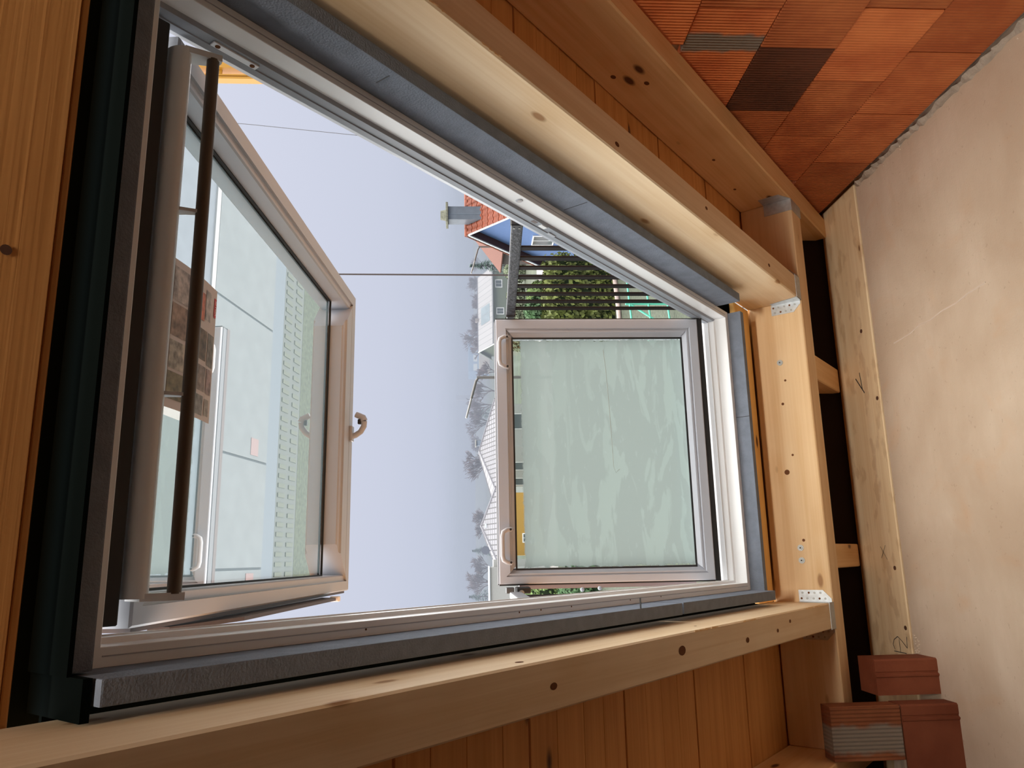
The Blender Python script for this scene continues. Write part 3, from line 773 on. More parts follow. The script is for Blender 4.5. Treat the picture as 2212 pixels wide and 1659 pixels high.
GLASSU0 = glass('roof_glass_dusty', (.975, .99, .985), dust=.16, dustcol=(.45,.55,.60))
upper()

# --- printed leaflet lying on the inside of the top pane
def leaflet():
    W = USM
    me = B(); n_ = 10
    x0, x1, y0, y1 = .580 - CX, .288 - CX, .135, .338
    rows = []
    def z(u, v): return .0445 - .006 * math.sin(v * math.pi) * 1 - .004 * (v > .0) * v * v
    grid = [[me.verts.new((x0 + (x1 - x0) * i / n_, y0 + (y1 - y0) * j / n_, z(i / n_, j / n_))) for j in range(n_ + 1)] for i in range(n_ + 1)]
    for i in range(n_):
        for j in range(n_): me.faces.new((grid[i][j], grid[i + 1][j], grid[i + 1][j + 1], grid[i][j + 1]))
    paper = plain('paper', (.62, .54, .50), .6)
    o = obj('leaflet', me, paper, W, smooth=True, label='printed photo leaflet curling against the open top pane above the pull bar', cat='leaflet')
    o2 = None
    def patch(u0, u1, v0, v1, col, name='photo'):
        b = B(); k = 6
        g = [[b.verts.new((x0 + (x1 - x0) * (u0 + (u1 - u0) * i / k), y0 + (y1 - y0) * (v0 + (v1 - v0) * j / k), z(0, v0 + (v1 - v0) * j / k) - .0008)) for j in range(k + 1)] for i in range(k + 1)]
        for i in range(k):
            for j in range(k): b.faces.new((g[i][j], g[i + 1][j], g[i + 1][j + 1], g[i][j + 1]))
        m = col if not isinstance(col, tuple) else plain('print_%02x%02x%02x' % tuple(int(c * 255) for c in col), col, .5, vary=.55, scale=60)
        return obj(name, b, m, W, o)
    patch(.05, .28, .04, .32, (.42, .36, .32)); patch(.30, .52, .04, .32, (.30, .20, .14)); patch(.55, .74, .04, .34, (.40, .35, .28)); patch(.76, .94, .04, .34, (.22, .18, .10))
    patch(.10, .30, .58, .68, (.55, .16, .08)); patch(.06, .28, .70, .84, (.45, .40, .37))
    patch(.36, .58, .52, .78, (.16, .11, .07)); patch(.36, .60, .81, .97, (.20, .17, .14))
    patch(.62, .80, .52, .80, (.26, .20, .17)); patch(.62, .80, .83, .97, (.32, .22, .20)); patch(.83, .97, .56, .78, (.24, .22, .20)); patch(.84, .96, .82, .94, (.30, .26, .22))
    lg = patch(.07, .215, .925, .99, plain('logo_red', (.62, .03, .02), .5), 'logo_panel')
    cu = bpy.data.curves.new('logo_text', 'FONT'); cu.body = 'VELUX'; cu.size = .0115; cu.align_x = 'CENTER'; cu.align_y = 'CENTER'; cu.extrude = .0001
    cu.materials.append(plain('logo_white', (.85, .8, .78), .5))
    tmp = bpy.data.objects.new('tmp_text', cu); COL.objects.link(tmp); bpy.context.view_layer.update()
    tme = bpy.data.meshes.new_from_object(tmp.evaluated_get(bpy.context.evaluated_depsgraph_get()))
    bpy.data.objects.remove(tmp)
    t = bpy.data.objects.new('logo_text', tme); COL.objects.link(t)
    uu, vv = .1425, .957
    Wt = W @ T(x0 + (x1 - x0) * uu, y0 + (y1 - y0) * vv, z(0, vv) - .0022) @ Matrix(((1, 0, 0, 0), (0, -1, 0, 0), (0, 0, -1, 0), (0, 0, 0, 1)))
    _par(t, o, Wt)
leaflet()

# ------------------------------------------------------------------ side railings of the balcony window
def railing(x, sx, label, nb=8):
    t = empty('balcony_railing', T(x, 2.6, 1.62), label=label, cat='railing', group='railings beside the upright sash')
    h = [V((x, 2.16, 1.645)), V((x, 3.06, 1.617))]
    bm = B(); abox(bm, (-.011, 2.165, -.018), (.011, 3.055, .018), .005, 2)
    bm2 = Matrix.Rotation(math.atan2(h[1].z - h[0].z, h[1].y - h[0].y), 4, 'X')
    rot = T(0, 2.16, 1.645) @ bm2 @ T(0, -2.16, 0)
    # long side laid along local X for the weathering
    obj('handrail', bm, HANDRAIL, T(x, 0, 0) @ rot, t, smooth=False)
    bm = abox(B(), (-.0135, 2.150, -.0205), (.0135, 2.168, .0205), .004)
    obj('end_cap', bm, GASKET, T(x, 0, 0) @ rot, t)
    bm = abox(B(), (-.0135, 3.04, -.0205), (.0135, 3.058, .0205), .004)
    obj('end_cap', bm, GASKET, T(x, 0, 0) @ rot, t)
    bm = abox(B(), (-.011, 3.058, -.016), (.011, 3.085, .016), .003); obj('end_bracket', bm, plain('pale_clamp', (.35, .36, .40), .4), T(x, 0, 0) @ rot, t)
    for dz in (-.007, .009):
        bm = B(); adisc(bm, (-.0112 * 1, 2.178, dz), 0, .0032, -.0015, 10); obj('bolt', bm, STEEL, T(x, 0, 0) @ rot, t)
    ys = [2.357, 2.445, 2.532, 2.625, 2.717, 2.805, 2.892, 2.979]
    for y in ys[:nb]:
        zt = 1.645 + (1.617 - 1.645) * (y - 2.16) / .9 - .017
        # foot on the roof line at m=.37
        s = (y - (D + .37) * SA) / CA; zb = rp(0, s, .37).z
        bm = abox(B(), (-.003, -.0155, zb - zt - .02), (.003, .0155, 0), .001)
        obj('baluster', bm, BARS, T(x, y, zt), t)
    return t
railing(.985, 1, 'side railing with a weathered handrail and eight thin brown bars, facing the blue house')
def stub_railing():
    x = -.125
    t = empty('balcony_railing', T(x, 3.0, 1.62), label='mostly hidden side railing with a pale handrail end and a black clamp', cat='railing', group='railings beside the upright sash')
    bm = abox(B(), (x - .020, 2.10, 1.60), (x + .004, 2.98, 1.645), .006, 2); obj('handrail', bm, plain('pale_rail', (.20, .205, .23), .4, .2), Matrix(), t)
    bm = abox(B(), (x - .004, 2.99, 1.565), (x + .020, 3.07, 1.620), .004); obj('clamp', bm, GASKET, Matrix(), t)
    bm = B(); adisc(bm, (x, 2.989, 1.600), 1, .010, -.003, 16); adisc(bm, (x, 2.986, 1.600), 1, .006, -.002, 12); obj('bolt', bm, STEEL, Matrix(), t, smooth=True)
    bm = abox(B(), (x - .004, 3.03, 1.625), (x + .018, 3.075, 1.655), .002); obj('end_bracket', bm, plain('anthracite', (.06, .065, .07), .5), Matrix(), t)
    for y in (2.6, 2.7, 2.8, 2.9):
        s = (y - (D + .37) * SA) / CA; zb = rp(0, s, .37).z
        bm = abox(B(), (x - .012, y - .016, zb - .02), (x - .004, y + .016, 1.60), .0012); obj('baluster', bm, BARS, Matrix(), t)
stub_railing()
#OUTSIDE#

# ------------------------------------------------------------------ outside: ground
GZ = -5.5
GRASS = plain('lawn_green', (.05, .06, .038), .9, vary=.45, scale=9)
ASPH = plain('pale_asphalt', (.12, .135, .155), .85, vary=.08, scale=3)
CONC = plain('pale_concrete', (.125, .138, .143), .85, vary=.08, scale=2)
gr = wbox('ground', (-400, 3.9, GZ - .3), (400, 700, GZ), plain('field', (.06, .072, .045), .95, vary=.3, scale=.2), kind='structure')
wbox('lawn', (-30, 22.4, GZ), (60, 60, GZ + .02), GRASS, gr)
wbox('road', (-30, 4.5, GZ), (40, 16.5, GZ + .02), ASPH, gr)
wbox('kerb', (-30, 16.5, GZ), (40, 16.68, GZ + .06), plain('kerb_white', (.3, .3, .3), .8), gr)
wbox('paving_bed', (-30, 16.68, GZ), (40, 20.15, GZ + .015), plain('joint_grey', (.06, .07, .08), .9), gr)
for i, x in enumerate((-9.5, -6.4, -3.25, -.12, 2.6, 6.3, 9.4)):
    x1 = (-6.4, -3.25, -.12, 2.6, 6.3, 9.4, 12.6)[i]
    wbox('paving_slab', (x + .03, 16.72, GZ), (x1 - .03, 20.1, GZ + .05), CONC, gr)
wbox('gutter', (-30, 20.15, GZ), (40, 20.9, GZ + .02), plain('gutter_grey', (.10, .12, .14), .8), gr)
wbox('paver_bed', (-30, 20.92, GZ), (40, 22.4, GZ + .015), plain('paver_bed', (.085, .095, .09), .9), gr)
pm = abox(B(), (-.06, -.24, 0), (.06, .24, .03)); pme = bpy.data.meshes.new('grass_paver'); pm.to_mesh(pme); pm.free(); PAVER = plain('mossy_paver', (.085, .095, .075), .9); pme.materials.append(PAVER)
for r_ in range(2):
    for k in range(44):
        obj('grass_paver', pme, PAVER, T(-3 + k * .27, 21.25 + r_ * .75, GZ + .01), gr)
for x, y in ((2.95, 19.3), (-.45, 19.4)):
    wbox('drain_cover', (x - .22, y - .22, GZ + .045), (x + .22, y + .22, GZ + .062), plain('pink_cover', (.18, .12, .115), .7), gr)
wbox('far_road', (-60, 64, GZ), (90, 75, GZ + .02), plain('pink_gravel', (.34, .30, .29), .9, vary=.1), gr)

# ------------------------------------------------------------------ houses
RTILE = plain('red_tile', (.42, .085, .03), .7, vary=.45, scale=3)
RTILE2 = plain('red_roof_far', (.13, .038, .02), .75, vary=.2)
BLUEW = plain('blue_render', (.12, .20, .40), .85, vary=.03)
WHITEW = plain('white_render', (.36, .37, .36), .85, vary=.03)
YELW = plain('yellow_render', (.42, .25, .06), .85)
GREENW = plain('green_render', (.16, .19, .125), .85)
DARKTILE = None
def tile_grid(name, col, gap, sx, sy):
    m, nt, n, L, b = newmat(name)
    tc = n.new('ShaderNodeTexCoord'); br = n.new('ShaderNodeTexBrick'); br.offset = 0
    br.inputs['Color1'].default_value = (*col, 1); br.inputs['Color2'].default_value = (*[c * .9 for c in col], 1); br.inputs['Mortar'].default_value = (*gap, 1)
    br.inputs['Scale'].default_value = 1; br.inputs['Brick Width'].default_value = sx; br.inputs['Row Height'].default_value = sy; br.inputs['Mortar Size'].default_value = .06
    mp = n.new('ShaderNodeMapping'); mp.inputs['Rotation'].default_value = (0, 0, 0)
    L.new(tc.outputs['Object'], mp.inputs[0]); L.new(mp.outputs[0], br.inputs['Vector']); L.new(br.outputs[0], b.inputs['Base Color'])
    b.inputs['Roughness'].default_value = .6
    return m
DARKTILE = tile_grid('grey_tile', (.17, .17, .19), (.035, .035, .04), .5, .62)
SEAM = tile_grid('pale_sheet_roof', (.25, .245, .25), (.16, .16, .165), 1.0, 40)

def window_part(parent, W, w, h, bars=1, frame=.07, name='window'):
    """W: origin at the window centre, local X across, Y up, Z out of the wall"""
    bm = B()
    ring(bm, [(0, 0), (frame, 0), (frame, .06), (0, .06)], -w / 2, w / 2, -h / 2, h / 2)
    for k in range(bars):
        x = -w / 2 + w * (k + 1) / (bars + 1); abox(bm, (x - .02, -h / 2 + .02, .01), (x + .02, h / 2 - .02, .055))
    abox(bm, (-w / 2 + .02, h * .16 - .015, .01), (w / 2 - .02, h * .16 + .015, .05)) if bars > 1 else None
    o = obj(name, bm, plain('window_white', (.82, .82, .82), .5), W, parent)
    bm = abox(B(), (-w / 2 + frame * .5, -h / 2 + frame * .5, .005), (w / 2 - frame * .5, h / 2 - frame * .5, .03))
    obj('pane', bm, plain('dark_pane', (.10, .12, .13), .1), W, o)
    return o
FACE_Y = lambda x, y, z: T(x, y, z) @ Matrix(((1, 0, 0, 0), (0, 0, -1, 0), (0, 1, 0, 0), (0, 0, 0, 1)))     # wall facing the camera (-Y)
FACE_X = lambda x, y, z: T(x, y, z) @ Matrix(((0, 0, -1, 0), (-1, 0, 0, 0), (0, 1, 0, 0), (0, 0, 0, 1)))    # wall facing -X

def blue_house():
    X0, YR, ZR = 17.0, 39.0, 1.87
    t = empty('blue_house', T(X0 + 5, YR, GZ), label='blue rendered house with a red tiled roof and a metal clad chimney', cat='house')
    sl = math.tan(R(43.5)); he = ZR - .12
    half = 6.3; zE = he - half * sl
    bm = B(); aprism(bm, [(YR - half, GZ), (YR + half, GZ), (YR + half, zE), (YR, he - .1), (YR - half, zE)], 0, X0 + .45, X0 + 10)
    obj('wall', bm, BLUEW, Matrix(), t)
    # roof decks with overhang at the verge
    for sg in (-1, 1):
        poly = [(YR, he), (YR + sg * (half + .4), he - (half + .4) * sl), (YR + sg * (half + .4), he - (half + .4) * sl - .16), (YR, he - .2)]
        bm = B(); aprism(bm, poly, 0, X0 + .06, X0 + 10.2); obj('roof_deck', bm, plain('soffit_brown', (.075, .025, .02), .6), Matrix(), t)
        poly = [(YR, he + .05), (YR + sg * (half + .45), he - (half + .45) * sl + .05), (YR + sg * (half + .45), he - (half + .45) * sl - .15), (YR, he - .16)]
        bm = B(); aprism(bm, poly, 0, X0, X0 + .07); obj('verge_board', bm, plain('verge_white', (.72, .74, .74), .5), Matrix(), t)
    # tiles on the slope that faces the window, one by one
    c, s_ = math.cos(R(43.5)), math.sin(R(43.5))
    bm = B()
    prof = [(-.17, .012), (-.13, .045), (-.07, .062), (-.01, .045), (.04, .012), (.10, .002), (.165, .010)]
    lo = [[bm.verts.new((x, y, z + (.0 if y < 0 else .03))) for x, z in prof] for y in (-.20, .22)]
    for i in range(len(prof) - 1): bm.faces.new((lo[0][i], lo[0][i + 1], lo[1][i + 1], lo[1][i]))
    edge = [bm.verts.new((x, .22, z - .012)) for x, z in prof]
    for i in range(len(prof) - 1): bm.faces.new((lo[1][i], lo[1][i + 1], edge[i + 1], edge[i]))
    me = bpy.data.meshes.new('roof_tile'); bm.to_mesh(me); bm.free(); me.materials.append(RT)
    for r_ in range(10):
        for k in range(14):
            d = .28 + r_ * .40
            W = T(X0 + .18 + k * .33, YR - d * c, he - d * s_ + .03) @ Matrix(((1, 0, 0, 0), (0, -c, -s_, 0), (0, -s_, c, 0), (0, 0, 0, 1)))
            obj('roof_tile', me, RT, W, t)
    # the other verge shows the tile ends only
    bm = B()
    for r_ in range(16):
        d = .3 + r_ * .40
        W = T(X0 + .02, YR + d * c, he - d * s_ + .05) @ Matrix.Rotation(R(-43.5 + 3), 4, 'X')
        v0 = len(bm.verts); b2 = abox(B(), (-.06, -.2, -.015), (.4, .22, .03))
        me2 = bpy.data.meshes.new('t'); b2.to_mesh(me2); b2.free(); me2.transform(W); bm.from_mesh(me2); bpy.data.meshes.remove(me2)
    obj('verge_tiles', bm, RT, Matrix(), t)
    bm = B()
    for k in range(15):
        x = X0 + k * .42
        pts = [(YR - .15, he - .05), (YR - .10, he + .06), (YR, he + .11), (YR + .10, he + .06), (YR + .15, he - .05)]
        aprism(bm, pts, 0, x - .04, x + .42)
    obj('ridge_tiles', bm, RT, Matrix(), t)
    # chimney through the front slope
    x, y = X0 + .56, YR - .55
    ch = obj('chimney', abox(B(), (x - .02, y - .34, -.6), (x + .72, y + .34, 2.72), .01), plain('zinc_sheet', (.17, .195, .225), .45, .35, vary=.1, scale=3), Matrix(), t)
    obj('chimney_seam', abox(B(), (x + .26, y - .355, -.4), (x + .29, y - .335, 2.7)), plain('zinc_seam', (.2, .24, .28), .5, .3), Matrix(), ch)
    obj('cap_slab', abox(B(), (x - .20, y - .48, 2.72), (x + .90, y + .48, 2.84), .01), plain('lichen_stone', (.20, .20, .15), .9, vary=.3), Matrix(), ch)
    obj('chimney_pot', atube(B(), [(x + .35, y, 2.84), (x + .35, y, 2.97), (x + .35, y, 3.12)], .30, 16, r2=.24), plain('lichen_stone', (.2, .2, .15), .9), Matrix(), ch)
    obj('flashing', abox(B(), (x - .06, y - .40, -.15), (x + .76, y - .33, .35)), plain('zinc_light', (.5, .55, .6), .4, .4), Matrix(), ch)
    # gable windows
    window_part(t, FACE_X(X0 + .45, 37.55, -2.55), 1.3, 1.25, 1)
    window_part(t, FACE_X(X0 + .45, 40.6, -2.55), 1.3, 1.25, 1)
    # low annex with a red roof behind
    bm = B(); aprism(bm, [(48, GZ), (54, GZ), (54, -2.2), (51, .1), (48, -2.2)], 0, X0 + 2.0, X0 + 9); 
    return t
RT = plain('clay_tile', (.22, .05, .02), .65, vary=.4, scale=2.2)
blue_house()

def simple_house(name, label, x0, x1, y0, y1, zE, zR, axis, wall, roof, hip=0, over=.5, group=None):
    t = empty(name, T((x0 + x1) / 2, (y0 + y1) / 2, GZ), label=label, cat='house', group=group)
    xm, ym = (x0 + x1) / 2, (y0 + y1) / 2
    bm = B()
    if axis == 'x' and not hip: aprism(bm, [(y0, GZ), (y1, GZ), (y1, zE), (ym, zR - .15), (y0, zE)], 0, x0, x1)
    elif axis == 'y' and not hip: aprism(bm, [(x0, GZ), (x1, GZ), (x1, zE), (xm, zR - .15), (x0, zE)], 1, y0, y1)
    else: abox(bm, (x0, y0, GZ), (x1, y1, zE))
    obj('wall', bm, wall, Matrix(), t)
    a0, a1, b0, b1 = x0 - over, x1 + over, y0 - over, y1 + over
    if axis == 'x': r0, r1 = V((a0 + hip, ym, zR)), V((a1 - hip, ym, zR))
    else: r0, r1 = V((xm, b0 + hip, zR)), V((xm, b1 - hip, zR))
    zo = zE - over * (zR - zE) / ((y1 - y0) / 2 if axis == 'x' else (x1 - x0) / 2) * .6
    c = [V((a0, b0, zo)), V((a1, b0, zo)), V((a1, b1, zo)), V((a0, b1, zo))]
    if axis == 'x': quads = [(c[0], c[1], r1, r0), (c[2], c[3], r0, r1)]; tris = [(c[1], c[2], r1), (c[3], c[0], r0)]
    else: quads = [(c[1], c[2], r1, r0), (c[3], c[0], r0, r1)]; tris = [(c[0], c[1], r0), (c[2], c[3], r1)]
    for f in quads + (tris if hip else []):
        # each roof plane in its own axes so the courses lie level
        e = (f[1] - f[0]).normalized(); up = (f[2] - f[1]); up = (up - e * up.dot(e)).normalized(); nn = e.cross(up)
        W = Matrix(((e.x, up.x, nn.x, f[0].x), (e.y, up.y, nn.y, f[0].y), (e.z, up.z, nn.z, f[0].z), (0, 0, 0, 1)))
        Wi = W.inverted(); bm = B()
        lo = [bm.verts.new(Wi @ p) for p in f]; hi = [bm.verts.new((Wi @ p) + V((0, 0, .12))) for p in f]
        k = len(f); bm.faces.new(lo[::-1]); bm.faces.new(hi)
        for i in range(k): bm.faces.new((lo[i], lo[(i + 1) % k], hi[(i + 1) % k], hi[i]))
        obj('roof', bm, roof, W, t)
    def cap(p, q): obj('ridge_cap', atube(B(), [p + V((0, 0, .1)), q + V((0, 0, .1))], .13, 6), plain('ridge_dark', (.12, .12, .14), .6), Matrix(), t)
    if (r1 - r0).length > .2: cap(r0, r1)
    if hip:
        for p, q in (((c[0], r0), (c[3], r0), (c[1], r1), (c[2], r1)) if axis == 'x' else ((c[0], r0), (c[1], r0), (c[2], r1), (c[3], r1))): cap(p, q)
    obj('gutter', atube(B(), [c[0] + V((0, -.06, -.02)), c[1] + V((0, -.06, -.02))], .09, 6), plain('gutter_dark', (.25, .25, .27), .5), Matrix(), t)
    return t

g = simple_house('green_house', 'long pale green house with a sheet metal roof and white windows in the mist', 36.9, 50.0, 130, 140, -2.75, -.45, 'x', GREENW, SEAM)
for x in (47.6,): window_part(g, FACE_Y(x, 130, -4.0), 1.5, 1.3, 1, .16)
for x in (38.6, 42.5): window_part(g, FACE_Y(x, 130, -4.2), 1.3, 1.4, 1, .16)
sl_ = (-.45 + 2.75) / 5
for x in (40.9, 42.55):
    bm = B(); y0_, y1_ = 130.4, 133.6
    vs = [bm.verts.new(p) for p in ((x, y0_, -2.62 + .4 * sl_ + .1), (x + 1.6, y0_, -2.62 + .4 * sl_ + .1), (x + 1.6, y1_, -2.62 + 3.6 * sl_ + .1), (x, y1_, -2.62 + 3.6 * sl_ + .1))]; bm.faces.new(vs)
    bmesh.ops.solidify(bm, geom=bm.faces[:], thickness=.1)
    obj('roof_panel', bm, plain('panel_glass', (.24, .31, .35), .2), Matrix(), g)
bm = B(); abox(bm, (42.0, 134.6, -.6), (42.6, 135.4, .15)); obj('chimney', bm, plain('far_chimney', (.30, .27, .26), .8), Matrix(), g)
for y0_, s_ in ((129.4, 1), (140.6, -1)):
    a_ = V((36.35, y0_, -3.03)); b_ = V((36.35, 135, -.40))
    obj('verge_board', atube(B(), [a_, b_], .12, 6), plain('verge_white', (.72, .74, .74), .5), Matrix(), g)

h3 = simple_house('white_house', 'white house with a grey hipped tile roof and a slim chimney', 7.7, 16.9, 85, 97, -1.35, .25, 'y', WHITEW, DARKTILE, hip=5.0)
bm = abox(B(), (12.9, 89.6, -.6), (13.5, 90.2, .72)); ch = obj('chimney', bm, plain('far_zinc', (.25, .30, .36), .6), Matrix(), h3)
obj('cap_slab', abox(B(), (12.8, 89.5, .72), (13.6, 90.3, .86)), WHITEW, Matrix(), ch)
for x, w in ((14.9, 1.75), (9.9, .9), (7.9 + .3, .8)): window_part(h3, FACE_Y(x, 85, -3.9), w, 1.5, 0, .06)
h4 = simple_house('yellow_house', 'yellow house with a low grey hipped roof and a satellite dish', .3, 6.2, 75, 84, -.95, .30, 'y', YELW, DARKTILE, hip=4.2)
bm = abox(B(), (3.0, 77.2, -.25), (3.4, 77.6, .12)); obj('roof_window', bm, plain('bright_pane', (.75, .8, .85), .1), Matrix(), h4)
bm = B(); adisc(bm, (.86, 79.5, .02), 1, .42, -.08, 20); d_ = obj('satellite_dish', bm, plain('dish_grey', (.17, .19, .23), .5), Matrix(), h4)
obj('dish_mast', atube(B(), [(.9, 79.55, .0), (.75, 79.6, -.9)], .03, 6), plain('dish_grey', (.17, .19, .23), .5), Matrix(), d_)
window_part(h4, FACE_Y(1.9, 75, -4.0), .9, 1.2, 1, .1)
h5 = empty('white_block', T(-3, 72, GZ), label='plain white building block beside the yellow house, cut by the window frame', cat='building')
obj('wall', abox(B(), (-4.6, 70, GZ), (-.7, 74, -.15)), WHITEW, Matrix(), h5)
obj('wall_wing', abox(B(), (-.7, 71.2, GZ), (-.05, 74, -.5)), WHITEW, Matrix(), h5)
obj('roof_edge', abox(B(), (-4.7, 69.9, -.15), (-.62, 74.1, -.08)), plain('zinc_light', (.5, .55, .6), .4, .4), Matrix(), h5)
r2 = simple_house('red_roof_shed', 'low outbuilding with a plain red roof behind the blue house', 24.4, 30.5, 57, 62, -1.0, 1.3, 'y', plain('dark_wood', (.05, .04, .035), .8), RTILE2)
hb = empty('office_block', T(60, 240, GZ), label='hazy blue and cream office block among bare trees', cat='building')
obj('wall', abox(B(), (58.5, 240, GZ), (70.5, 252, 1.2)), plain('far_blue', (.25, .38, .55), .8), Matrix(), hb)
obj('cream_wing', abox(B(), (57.5, 236, GZ), (64.5, 240, -2.2)), plain('far_cream', (.72, .60, .45), .8), Matrix(), hb)
for k in range(4): obj('window_band', abox(B(), (58.6 + k * 3, 239.9, -1.6), (60.8 + k * 3, 240.02, -.4)), plain('far_band', (.6, .66, .7), .5), Matrix(), hb)
tw = wbox('chimney_tower', (67.6, 330, GZ), (69.6, 332, 6.4), plain('tower_grey', (.35, .34, .38), .8), label='faint tall thin tower fading into the fog', cat='tower')

# ------------------------------------------------------------------ street lamps, pole, cable, crane
LAMPM = plain('lamp_grey', (.14, .13, .12), .5)
def lamp(x, y, ztop, tip, label):
    t = empty('street_lamp', T(x, y, GZ), label=label, cat='street lamp', group='street lamps beyond the window')
    obj('post', atube(B(), [(x, y, GZ), (x, y, ztop - .4), (x, y, ztop)], .075, 8), LAMPM, Matrix(), t)
    dx, dz = tip; h = .52
    obj('arm', atube(B(), [(x + .02, y, ztop - .25), (x - .03, y, ztop - .05), (x + dx * .1, y, ztop + dz * .1), (x + dx * h, y, ztop + dz * h)], .06, 8), LAMPM, Matrix(), t)
    a = math.atan2(dz, dx)
    bm = B(); l = math.hypot(dx, dz) * (1 - h) / 2
    abox(bm, (-l, -.10, -.045), (l, .10, .045), .03)
    obj('lamp_head', bm, plain('lamp_head', (.32, .31, .30), .4), T(x + dx * (1 + h) / 2, y, ztop + dz * (1 + h) / 2) @ Matrix.Rotation(-a, 4, 'Y'), t)
lamp(8.45, 36, 1.31, (-1.96, .52), 'grey street lamp with a bent arm rising above the upright sash')
lamp(24.75, 59, .75, (-2.3, .62), 'grey street lamp with a bent arm behind the chimney house')
bm = atube(B(), [(15.87, 42, GZ), (15.89, 42, 0), (15.93, 42, 9.6)], .05, 8)
obj('thin_pole', bm, plain('pole_brown', (.075, .055, .05), .5), Matrix(), label='tall thin dark pole rising straight into the sky beside the open sash', cat='pole')
bm = atube(B(), [(30.9, 50, 28.985), (30.1, 50, 17.0), (29.2, 50, 8.0)], .022, 6)
obj('hoist_cable', bm, plain('cable', (.12, .12, .13), .5), Matrix(), label='thin slanting cable hanging across the open sky', cat='cable')
CRANE = plain('crane_yellow', (.55, .26, .02), .5)
def crane():
    t = empty('tower_crane', T(34.4, 50, GZ), label='yellow crane mast showing at the upper corner of the window', cat='crane')
    obj('chord', abox(B(), (34.3, 49.6, GZ), (35.7, 50.6, 30)), CRANE, Matrix(), t)
    obj('chord', abox(B(), (33.55, 49.8, GZ), (33.72, 50.4, 30)), CRANE, Matrix(), t)
    obj('chord', abox(B(), (33.80, 49.8, GZ), (33.90, 50.4, 30)), CRANE, Matrix(), t)
    obj('jib', abox(B(), (24, 49.6, 29), (40, 50.6, 30.2)), CRANE, Matrix(), t)
    for k in range(12):
        z = GZ + 1.3 + k * 2.9
        bm = B(); aprism(bm, [(34.32, z), (34.32, z + .35), (33.9, z + .95), (33.72, z + .95), (33.72, z)], 1, 49.9, 50.0); obj('gusset', bm, CRANE, Matrix(), t)
        bm = B(); adisc(bm, (34.15, 49.88, z + .3), 1, .07, .1, 10); obj('pin', bm, plain('crane_pin', (.10, .07, .04), .5), Matrix(), t)
crane()

# ------------------------------------------------------------------ trees and bushes
def bare_tree(name, x, y, h, spread, label, col=(.15, .11, .11), depth=5, group='bare trees in the mist'):
    t = empty(name, T(x, y, GZ), label=label, cat='tree', group=group)
    tb = B(); wb = B()
    def grow(p, d, l, r, k):
        q = p + d * l
        bm = tb if k >= depth - 1 else wb
        m = p + d * l * .5 + V((random.uniform(-1, 1), random.uniform(-1, 1), random.uniform(-.5, .5))) * l * .05
        atube(bm, [p, m, q], max(r, .03), 3 if k < depth else 6, r2=max(r * .62, .022), cap=False)
        if k == 0: return
        for i in range(4 if k > 1 else 3):
            e = (d + V((random.uniform(-1, 1), random.uniform(-1, 1), random.uniform(-.25, .75))) * spread).normalized()
            grow(p + d * l * random.uniform(.55, 1.0), e, l * random.uniform(.62, .82), r * .6, k - 1)
    l0 = h * .30
    grow(V((x, y, GZ)), V((random.uniform(-.05, .05), 0, 1)).normalized(), l0, h * .022, depth)
    m = plain('bark_%d' % int(col[0] * 100), col, .9)
    obj('trunk', tb, m, Matrix(), t); obj('twigs', wb, m, Matrix(), t, kind='stuff')
def conifer(name, x, y, h, w, label, col=(.05, .10, .07), group='dark firs in the mist', n_=420):
    t = empty(name, T(x, y, GZ), label=label, cat='tree', group=group)
    obj('trunk', atube(B(), [(x, y, GZ), (x, y, GZ + h * .9)], h * .02, 6), plain('bark_15', (.15, .11, .11), .9), Matrix(), t)
    bm = B()
    for i in range(n_):
        u = random.random() ** .8; a = random.uniform(0, 6.283); z = GZ + h * (.12 + .88 * u); r = w * (1 - u) ** .8 * random.uniform(.5, 1)
        p = V((x + r * math.cos(a), y + r * math.sin(a), z)); s = h * .05
        o = V((math.cos(a), math.sin(a), -.35)) * s; c = V((-math.sin(a), math.cos(a), 0)) * s * .5
        bm.faces.new([bm.verts.new(q) for q in (p - o - c, p - o + c, p + o)])
    obj('needles', bm, plain('fir', col, .9), Matrix(), t, kind='stuff')
D2 = lambda b: math.tan(R(b))
for b, y, zt, sp, lab in ((21.3, 185, 1.0, .62, 'bare tree dissolving in fog behind the red roofed outbuilding'),
                          (20.2, 175, 1.0, .6, 'bare tree in fog just beside the thin pole'),
                          (18.9, 170, .6, .6, 'small bare tree behind the near end of the sheet metal roof'),
                          (17.2, 168, .9, .55, 'bare tree behind the middle of the sheet metal roof'),
                          (16.2, 165, 2.4, .7, 'round crowned bare tree at the end of the sheet metal roof'),
                          (15.4, 160, .8, .7, 'low bare tree beyond the gable of the green house'),
                          (13.6, 150, -.6, .7, 'dark low bare tree in front of the office block'),
                          (12.2, 160, .5, .7, 'broad bare tree under the arm of the street lamp'),
                          (11.2, 165, .7, .7, 'bare tree between the street lamp and the slim chimney'),
                          (9.9, 170, 1.5, .7, 'tall bare tree behind the slim chimney'),
                          (8.5, 190, 1.2, .7, 'bare tree behind the ridge of the white house'),
                          (6.9, 150, 2.2, .75, 'fan shaped bare tree above the valley between the grey roofs'),
                          (2.6, 160, 1.4, .7, 'bare tree above the ridge of the yellow house'),
                          (-.6, 165, .8, .6, 'misty bare tree beyond the white block'),
                          (-1.6, 160, 1.4, .6, 'misty bare tree at the window frame, beyond the white block')):
    bare_tree('bare_tree', y * D2(b), y, (zt - GZ) * 1.3, sp, lab)
conifer('fir_tree', 110 * D2(21.4), 110, 6.6, 1.9, 'dark fir with ragged top in the mist beside the red roofed outbuilding')
conifer('fir_tree', 180 * D2(10.55), 180, 6.2, 2.6, 'dark fir in the mist behind the slim chimney')
